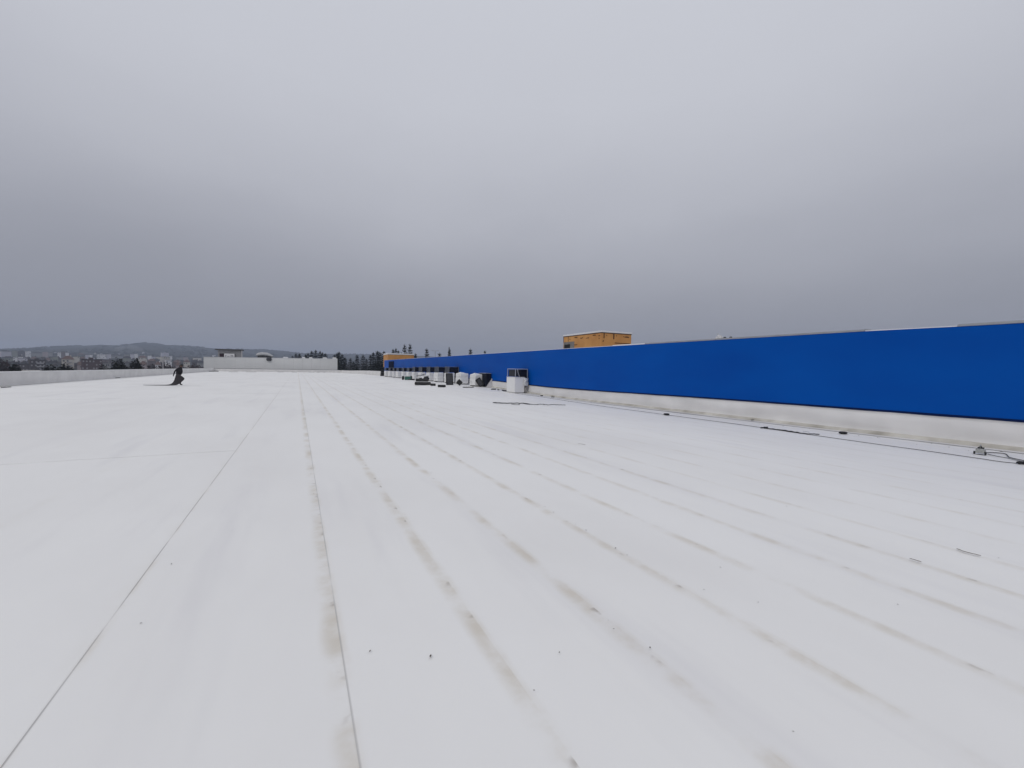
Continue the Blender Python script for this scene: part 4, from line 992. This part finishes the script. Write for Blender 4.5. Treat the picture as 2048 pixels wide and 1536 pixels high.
p = atR(326, 721, 200); zg = terrain(p.x, p.y); lm = empty('street_lamp', (p.x, p.y, zg)); tag(lm, 'pale street lamp pole behind the left parapet, left of the walking person', 'street lamp')
H = p.z - zg; b = MB(); b.tube([(0, 0, 0), (0, 0, H * .5), (0, 0, H)], [.22, .2, .16], 8); PALE = mat('pale_pole', (.5, .48, .5), .6); b.build('pole', PALE, lm)
b = MB(); b.tube([(0, 0, H), (.4, -.2, H + .35), (1.0, -.5, H + .3)], .09, 6); b.build('arm', PALE, lm)
b = MB(); b.box(.9, 1.5, -.75, -.45, H + .2, H + .34); b.build('lamp_head', PALE, lm)

# winter woods and hedges between the houses: one mass
def woods():
    rr = random.Random(21); b = MB()
    for _ in range(2600):
        a = math.atan2(*(lambda q: (q.x, q.y))(ray(rr.uniform(-80, 700), 735))); rad = 330 + 1000 * rr.random() ** 1.5
        x, y = rad * math.sin(a), rad * math.cos(a)
        if nz(x * .012, y * .012, 5) < .02 and rad > 480: continue
        z = terrain(x, y); s = rr.uniform(1.6, 3.4); n = 7; c0 = len(b.v)
        h = s * rr.uniform(1.0, 1.9); v = [(x + rr.uniform(-.3, .3) * s, y + rr.uniform(-.3, .3) * s, z + h)]
        for lv, (zz, rs) in enumerate(((.62, .62), (.15, .95))):
            for k in range(n):
                q = 2 * math.pi * k / n + lv * .4; rk = s * rs * rr.uniform(.7, 1.3); v.append((x + math.cos(q) * rk, y + math.sin(q) * rk, z + h * zz * rr.uniform(.8, 1.2)))
        f = [(0, 1 + k, 1 + (k + 1) % n) for k in range(n)] + [(1 + k, 1 + n + k, 1 + n + (k + 1) % n, 1 + (k + 1) % n) for k in range(n)]
        b.add(v, f)
    me = bpy.data.meshes.new('winter_woods'); me.from_pydata(b.v, [], b.f)
    me.materials.append(mat('winter_woods', (.045, .038, .037), .95, .5, .02, spec=.08, col2=(.085, .072, .064), detail=7))
    tag(link('winter_woods', me), 'brown winter trees and hedges between the houses of the far town', 'trees', kind='stuff')
woods()
def hill_woods():
    rr = random.Random(5); b = MB()
    for _ in range(1500):
        q = ray(rr.uniform(-60, 780), 735); a = math.atan2(q.x, q.y); rad = rr.uniform(1700, 3040) if rr.random() < .6 else rr.uniform(2900, 3040)
        x, y = rad * math.sin(a), rad * math.cos(a)
        if nz(x * .004, y * .004, 8) < -.05: continue
        z = terrain(x, y) - 3; s = rr.uniform(5, 12); h = rr.uniform(5, 10); n = 7; v = [(x, y, z + h)]
        for k in range(n):
            t_ = 2 * math.pi * k / n; v.append((x + math.cos(t_) * s * rr.uniform(.6, 1.3), y + math.sin(t_) * s * rr.uniform(.6, 1.3), z + h * rr.uniform(.2, .7)))
        for k in range(n):
            t_ = 2 * math.pi * k / n; v.append((x + math.cos(t_) * s * 1.2, y + math.sin(t_) * s * 1.2, z - 4))
        b.add(v, [(0, 1 + k, 1 + (k + 1) % n) for k in range(n)] + [(1 + k, 1 + n + k, 1 + n + (k + 1) % n, 1 + (k + 1) % n) for k in range(n)])
    me = bpy.data.meshes.new('hill_woods'); me.from_pydata(b.v, [], b.f)
    me.materials.append(mat('hill_woods', (.026, .030, .030), .95, .4, .01, spec=.08, col2=(.050, .050, .044), detail=7))
    tag(link('hill_woods', me), 'dark woods covering the hill behind the town', 'woods', kind='stuff')
hill_woods()

# ------------------------------------------------------------------ the town
WALLC = {'cream': (.62, .58, .52), 'white': (.80, .79, .80), 'lavender grey': (.58, .56, .62), 'grey': (.30, .30, .30), 'brown': (.16, .125, .12), 'dark brown': (.085, .07, .07), 'pinkish': (.40, .34, .34), 'green grey': (.26, .27, .24), 'brick red': (.10, .06, .058)}
ROOFC = {'dark': (.05, .048, .055), 'brown': (.13, .085, .076), 'grey': (.22, .22, .23)}
counter = {}
def town(px0, px1, ytop, rad, wc, rc, kind, floors=0, cols=0, row='middle', yaw=None, balcony=False):
    a = atR(px0, ytop, rad); c = atR(px1, ytop, rad); W = (c - a).length; mid = (a + c) / 2; zt = mid.z; zg = terrain(mid.x, mid.y); H = max(zt - zg, 5.0)
    zg = zt - H; d = (c - a).normalized(); rz = math.atan2(d.y, d.x) + (random.uniform(-.18, .18) if yaw is None else yaw)
    nm = 'apartment_block' if kind == 'flat' and W > 9 else 'house'
    return dict(px=(px0 + px1) / 2, W=W, H=H, loc=(mid.x, mid.y, zg), rz=rz, wc=wc, rc=rc, kind=kind, floors=floors, cols=cols, row=row, nm=nm, balcony=balcony)
B = [
 # far row on the lower slope
 town(2, 23, 700, 1450, 'lavender grey', 'dark', 'hip', row='back'), town(24, 34, 701, 1420, 'green grey', 'dark', 'flat', row='back'), town(35, 50, 700.5, 1500, 'dark brown', 'dark', 'hip', row='back'),
 town(51.5, 62, 702, 1380, 'white', 'dark', 'flat', 3, 3, 'back'), town(63, 84, 703.5, 1450, 'grey', 'dark', 'hip', row='back'), town(84.5, 96, 703.5, 1430, 'pinkish', 'grey', 'flat', row='back'), town(96.5, 104, 704.5, 1500, 'grey', 'dark', 'flat', row='back'),
 town(115.5, 122, 704.5, 1400, 'white', 'dark', 'flat', row='back'), town(122.5, 131, 703, 1450, 'brown', 'dark', 'flat', row='back'), town(131, 137.5, 702.5, 1420, 'white', 'dark', 'hip', row='back'), town(139, 152, 705, 1600, 'dark brown', 'dark', 'hip', row='back'),
 town(155, 168, 706, 1650, 'brown', 'brown', 'hip', row='back'), town(171, 178, 709.5, 1400, 'lavender grey', 'dark', 'flat', row='back'), town(179, 185, 709, 1380, 'white', 'dark', 'flat', row='back'),
 town(194, 213, 708, 1350, 'white', 'dark', 'flat', 3, 5, 'back'), town(214, 222, 708, 1330, 'lavender grey', 'grey', 'flat', row='back'), town(223, 246, 709.5, 1450, 'grey', 'dark', 'hip', row='back'), town(250, 258, 708.5, 1400, 'grey', 'dark', 'flat', row='back'),
 town(260, 268, 708, 1420, 'lavender grey', 'dark', 'flat', row='back'), town(269, 276, 707.5, 1380, 'white', 'grey', 'flat', row='back'), town(295, 303, 711, 1350, 'white', 'dark', 'flat', row='back'), town(303.5, 311, 710.5, 1330, 'lavender grey', 'dark', 'hip', row='back'),
 town(312, 322, 711, 1400, 'cream', 'dark', 'hip', row='back'), town(323, 338, 705, 1600, 'lavender grey', 'grey', 'flat', row='back'), town(339, 344.5, 711.5, 1350, 'white', 'dark', 'flat', row='back'), town(352, 364, 712.5, 1400, 'grey', 'dark', 'hip', row='back'),
 town(366, 376, 712, 1380, 'pinkish', 'dark', 'hip', row='back'), town(386, 403, 713, 1300, 'cream', 'dark', 'hip', row='back'),
 # middle row
 town(4, 26, 712.5, 950, 'green grey', 'dark', 'hip', 2, 4, 'middle'), town(26, 35, 714, 900, 'white', 'dark', 'flat', 2, 2, 'middle'), town(36, 45, 709.5, 1050, 'white', 'dark', 'hip', row='middle'), town(36, 53, 716, 880, 'lavender grey', 'dark', 'flat', 2, 4, 'middle', balcony=True),
 town(60, 74, 714, 1000, 'brown', 'brown', 'hip', 0, 0, 'middle'), town(90, 101, 716, 900, 'pinkish', 'brown', 'hip', 0, 0, 'middle'), town(101, 115, 713, 950, 'green grey', 'dark', 'flat', 2, 3, 'middle'), town(146, 158, 712.5, 930, 'cream', 'dark', 'flat', 1, 3, 'middle'), town(159, 170, 713, 1000, 'brown', 'brown', 'hip', 0, 0, 'middle'),
 town(176, 190, 715, 960, 'lavender grey', 'dark', 'flat', 1, 4, 'middle'), town(204, 222, 719, 800, 'brown', 'dark', 'flat', 2, 4, 'middle'), town(246, 262, 712, 950, 'green grey', 'dark', 'hip', 0, 0, 'middle'), town(277, 294, 711.5, 950, 'cream', 'brown', 'hip', 1, 4, 'middle'), town(322, 340, 713.5, 1000, 'cream', 'dark', 'flat', 1, 4, 'middle'),
 town(296, 312, 717.5, 760, 'brown', 'brown', 'hip', 0, 0, 'middle'), town(332, 344, 719.5, 740, 'white', 'dark', 'flat', 1, 3, 'middle'), town(346, 362, 720, 760, 'brown', 'brown', 'hip', 1, 3, 'middle'), town(367, 380, 719.5, 740, 'cream', 'brown', 'hip', 1, 3, 'middle'), town(384, 398, 719, 800, 'dark brown', 'dark', 'hip', 0, 0, 'middle'), town(396, 412, 721, 700, 'grey', 'dark', 'hip', 0, 0, 'middle'),
 # front row
 town(60, 92, 719, 560, 'dark brown', 'dark', 'flat', 3, 4, 'front', balcony=True), town(123, 148, 711.5, 580, 'cream', 'brown', 'hip', 2, 3, 'front', 0.0, balcony=True), town(163, 204, 718, 540, 'brick red', 'dark', 'flat', 3, 6, 'front', 0.05), town(28, 58, 727, 520, 'dark brown', 'dark', 'flat', 2, 4, 'front'),
 town(154, 164, 723, 560, 'pinkish', 'brown', 'hip', 1, 2, 'front'), town(206, 220, 725, 500, 'grey', 'dark', 'flat', 1, 3, 'front'), town(278, 293, 722, 520, 'pinkish', 'brown', 'hip', 2, 3, 'front'), town(310, 322, 723, 540, 'white', 'brown', 'hip', 1, 3, 'front'), town(352, 360, 724, 520, 'pinkish', 'brown', 'hip', 1, 2, 'front'),
]
for k, (px, w_) in enumerate(((424, 12), (8, 10), (72, 9), (108, 8), (188, 7), (236, 9), (284, 8), (348, 7), (380, 6))):   # tiny houses higher on the slope
    B.append(town(px, px + w_ * .6, 703.5 + (k % 3) * 1.2 + (5 if px > 300 else 0), 1900 + 60 * (k % 4), ['white', 'cream', 'lavender grey'][k % 3], 'dark', 'hip', row='slope'))
order = {}
for r_ in ('slope', 'back', 'middle', 'front'):
    for i, d in enumerate(sorted([d for d in B if d['row'] == r_], key=lambda d: d['px'])): d['i'] = i
TXT = {'slope': 'tiny %s house high on the slope behind town, %s from left', 'back': '%s, far town back row, %s from left', 'middle': '%s, far town middle row, %s from left', 'front': '%s, far town front row, %s from left'}
GLASS = mat('far_window', (.03, .032, .04), .3, .2, 3); PALEW = mat('far_pale_window', (.36, .36, .37), .5, .1, 3); BALC = mat('far_balcony', (.45, .44, .45), .6, .1, 2)
for d in B:
    W, H = d['W'], d['H']; dep = max(7, min(14, W * .7)); root = empty(d['nm'], d['loc'], d['rz'])
    desc = ('%s %s' % (d['wc'], 'flat roofed block' if d['kind'] == 'flat' else 'house with %s pitched roof' % d['rc'])) if d['row'] != 'slope' else d['wc']
    tag(root, TXT[d['row']] % (desc, ORD[d['i']]), 'building', 'houses of the far town')
    wm_ = mat('town_' + d['wc'].replace(' ', '_'), WALLC[d['wc']], .85, .12, .15); rm = mat('town_roof_' + d['rc'], ROOFC[d['rc']], .85, .2, .2)
    rh = (min(3.2, H * .38) if d['kind'] == 'hip' else .5); hb = H - rh
    b = MB(); b.box(-W / 2, W / 2, 0, dep, -6, hb); b.build('wall', wm_, root)
    b = MB(); e = .45
    if d['kind'] == 'hip':
        q = min(dep / 2, W / 2 - .3) * .8
        b.add([(-W / 2 - e, -e, hb + .01), (W / 2 + e, -e, hb + .01), (W / 2 + e, dep + e, hb + .01), (-W / 2 - e, dep + e, hb + .01), (-W / 2 + q, dep / 2, H), (W / 2 - q, dep / 2, H)], [(0, 1, 5, 4), (1, 2, 5), (2, 3, 4, 5), (3, 0, 4), (0, 3, 2, 1)])
    else: b.box(-W / 2 - .25, W / 2 + .25, -.25, dep + .25, hb + .01, hb + .36)
    r_ = b.build('roof', rm, root)
    if d['nm'] == 'house' or d['kind'] == 'hip':
        b = MB(); b.box(W * .18, W * .18 + .8, dep * .4, dep * .4 + .8, hb + rh * .4, H + .7); b.build('chimney', wm_, r_)
    else:
        b = MB(); b.box(-W * .15, W * .08, dep * .3, dep * .6, hb + .37, hb + 1.6); b.build('stair_head', wm_, r_)
    if d['floors']:
        pale = d['wc'] in ('brick red', 'dark brown'); fh = 3.1; cw = W / d['cols']
        wb = MB(); ww = min(1.6, cw * .42); wb.box(-ww / 2, ww / 2, -.06, -.005, 0, 1.25); wme = wb.mesh('window', PALEW if pale else GLASS)
        for fl in range(d['floors']):
            zf = hb - fh * (fl + 1) + .8
            for ci in range(d['cols']):
                if random.random() < .72: link('window', wme, root, (-W / 2 + cw * (ci + .5) + random.uniform(-.3, .3), 0, zf))
            if d['balcony']:
                b = MB(); b.box(-W * .1, W * .34, -1.2, -.01, zf - .9, zf + .12); b.build('balcony', BALC, root)
# pale flat shed just past the parapet, and the tower on the crest
a = atR(45, 741, 240); c = atR(84, 741.5, 240); Lw = (c - a).length; rz_ = math.atan2(c.y - a.y, c.x - a.x); zg = terrain(a.x, a.y)
sh = empty('flat_shed', (a.x, a.y, zg), rz_); tag(sh, 'pale flat roofed shed between the two dark evergreens just past the left parapet', 'building')
b = MB(); b.box(0, Lw, 0, 14, 0, a.z - zg - .5); b.build('wall', mat('town_cream', (.46, .43, .37)), sh)
b = MB(); b.box(-.4, Lw + .4, -.4, 14.4, a.z - zg - .49, a.z - zg); b.build('roof', mat('pale_roof', (.55, .53, .50), .8), sh)
p = atR(290, 683.5, 2990); zg = terrain(p.x, p.y) - 5; tw = empty('crest_tower', (p.x, p.y, zg)); tag(tw, 'small tower on the crest of the hill above the town', 'tower')
H = p.z - zg; b = MB(); b.tube([(0, 0, 0), (0, 0, H * .8)], [3.6, 3.2], 10); b.build('shaft', mat('tower_grey', (.15, .15, .15), .8), tw)
b = MB(); b.tube([(0, 0, H * .8 + .05), (0, 0, H * .93), (0, 0, H)], [4.6, 4.4, 1.0], 10); b.build('head', mat('tower_grey', (.15, .15, .15), .8), tw)

# ------------------------------------------------------------------ haze
hm = bpy.data.materials.new('haze'); hm.use_nodes = True; t = hm.node_tree; t.nodes.clear()
ou = t.nodes.new('ShaderNodeOutputMaterial'); pv = t.nodes.new('ShaderNodeVolumePrincipled'); pv.inputs['Density'].default_value = 0.00031; pv.inputs['Color'].default_value = (.70, .80, 1.0, 1)
pv.inputs['Anisotropy'].default_value = 0.0
t.links.new(pv.outputs[0], ou.inputs['Volume'])
b = MB(); b.box(-5200, 5200, -5200, 5200, -13, 175); tag(b.build('haze', hm), 'thin grey haze over the far town and hills', 'haze', kind='stuff')
# smoke drifting over the slope, a thin closed puff of its own
sm = bpy.data.materials.new('smoke'); sm.use_nodes = True; t = sm.node_tree; t.nodes.clear()
ou = t.nodes.new('ShaderNodeOutputMaterial'); pv = t.nodes.new('ShaderNodeVolumePrincipled'); pv.inputs['Density'].default_value = 0.006; pv.inputs['Color'].default_value = (.95, .95, .97, 1)
t.links.new(pv.outputs[0], ou.inputs['Volume'])
for k, (pa, pb, ya, yb, lb) in enumerate(((226, 252, 690, 703, 'small pale smoke plume over the wooded slope, left one'), (250, 290, 688.5, 705, 'larger pale smoke plume drifting over the wooded slope, right one'))):
    c = atR((pa + pb) / 2, (ya + yb) / 2, 1850); wd = (atR(pb, ya, 1850) - atR(pa, ya, 1850)).length / 2; ht = (atR(pa, ya, 1850) - atR(pa, yb, 1850)).length / 2
    rows = []
    for i in range(13):
        a = -1 + 2 * i / 12; rr_ = math.sqrt(max(.004, 1 - a * a)); rows.append([(a * wd, math.cos(j * math.pi / 6) * 18 * rr_, math.sin(j * math.pi / 6) * ht * .8 * rr_ * (1 + .45 * nz(i * .5, j * .6, k)) + ht * .5 * a * (1 if k == 0 else -1)) for j in range(12)])
    b = MB(); b.sweep(rows, True); d_ = (atR(pb, ya, 1850) - atR(pa, ya, 1850)); o = b.build('smoke_plume', sm, smooth_=True, loc=c, rz=math.atan2(d_.y, d_.x)); tag(o, lb, 'smoke', kind='stuff')
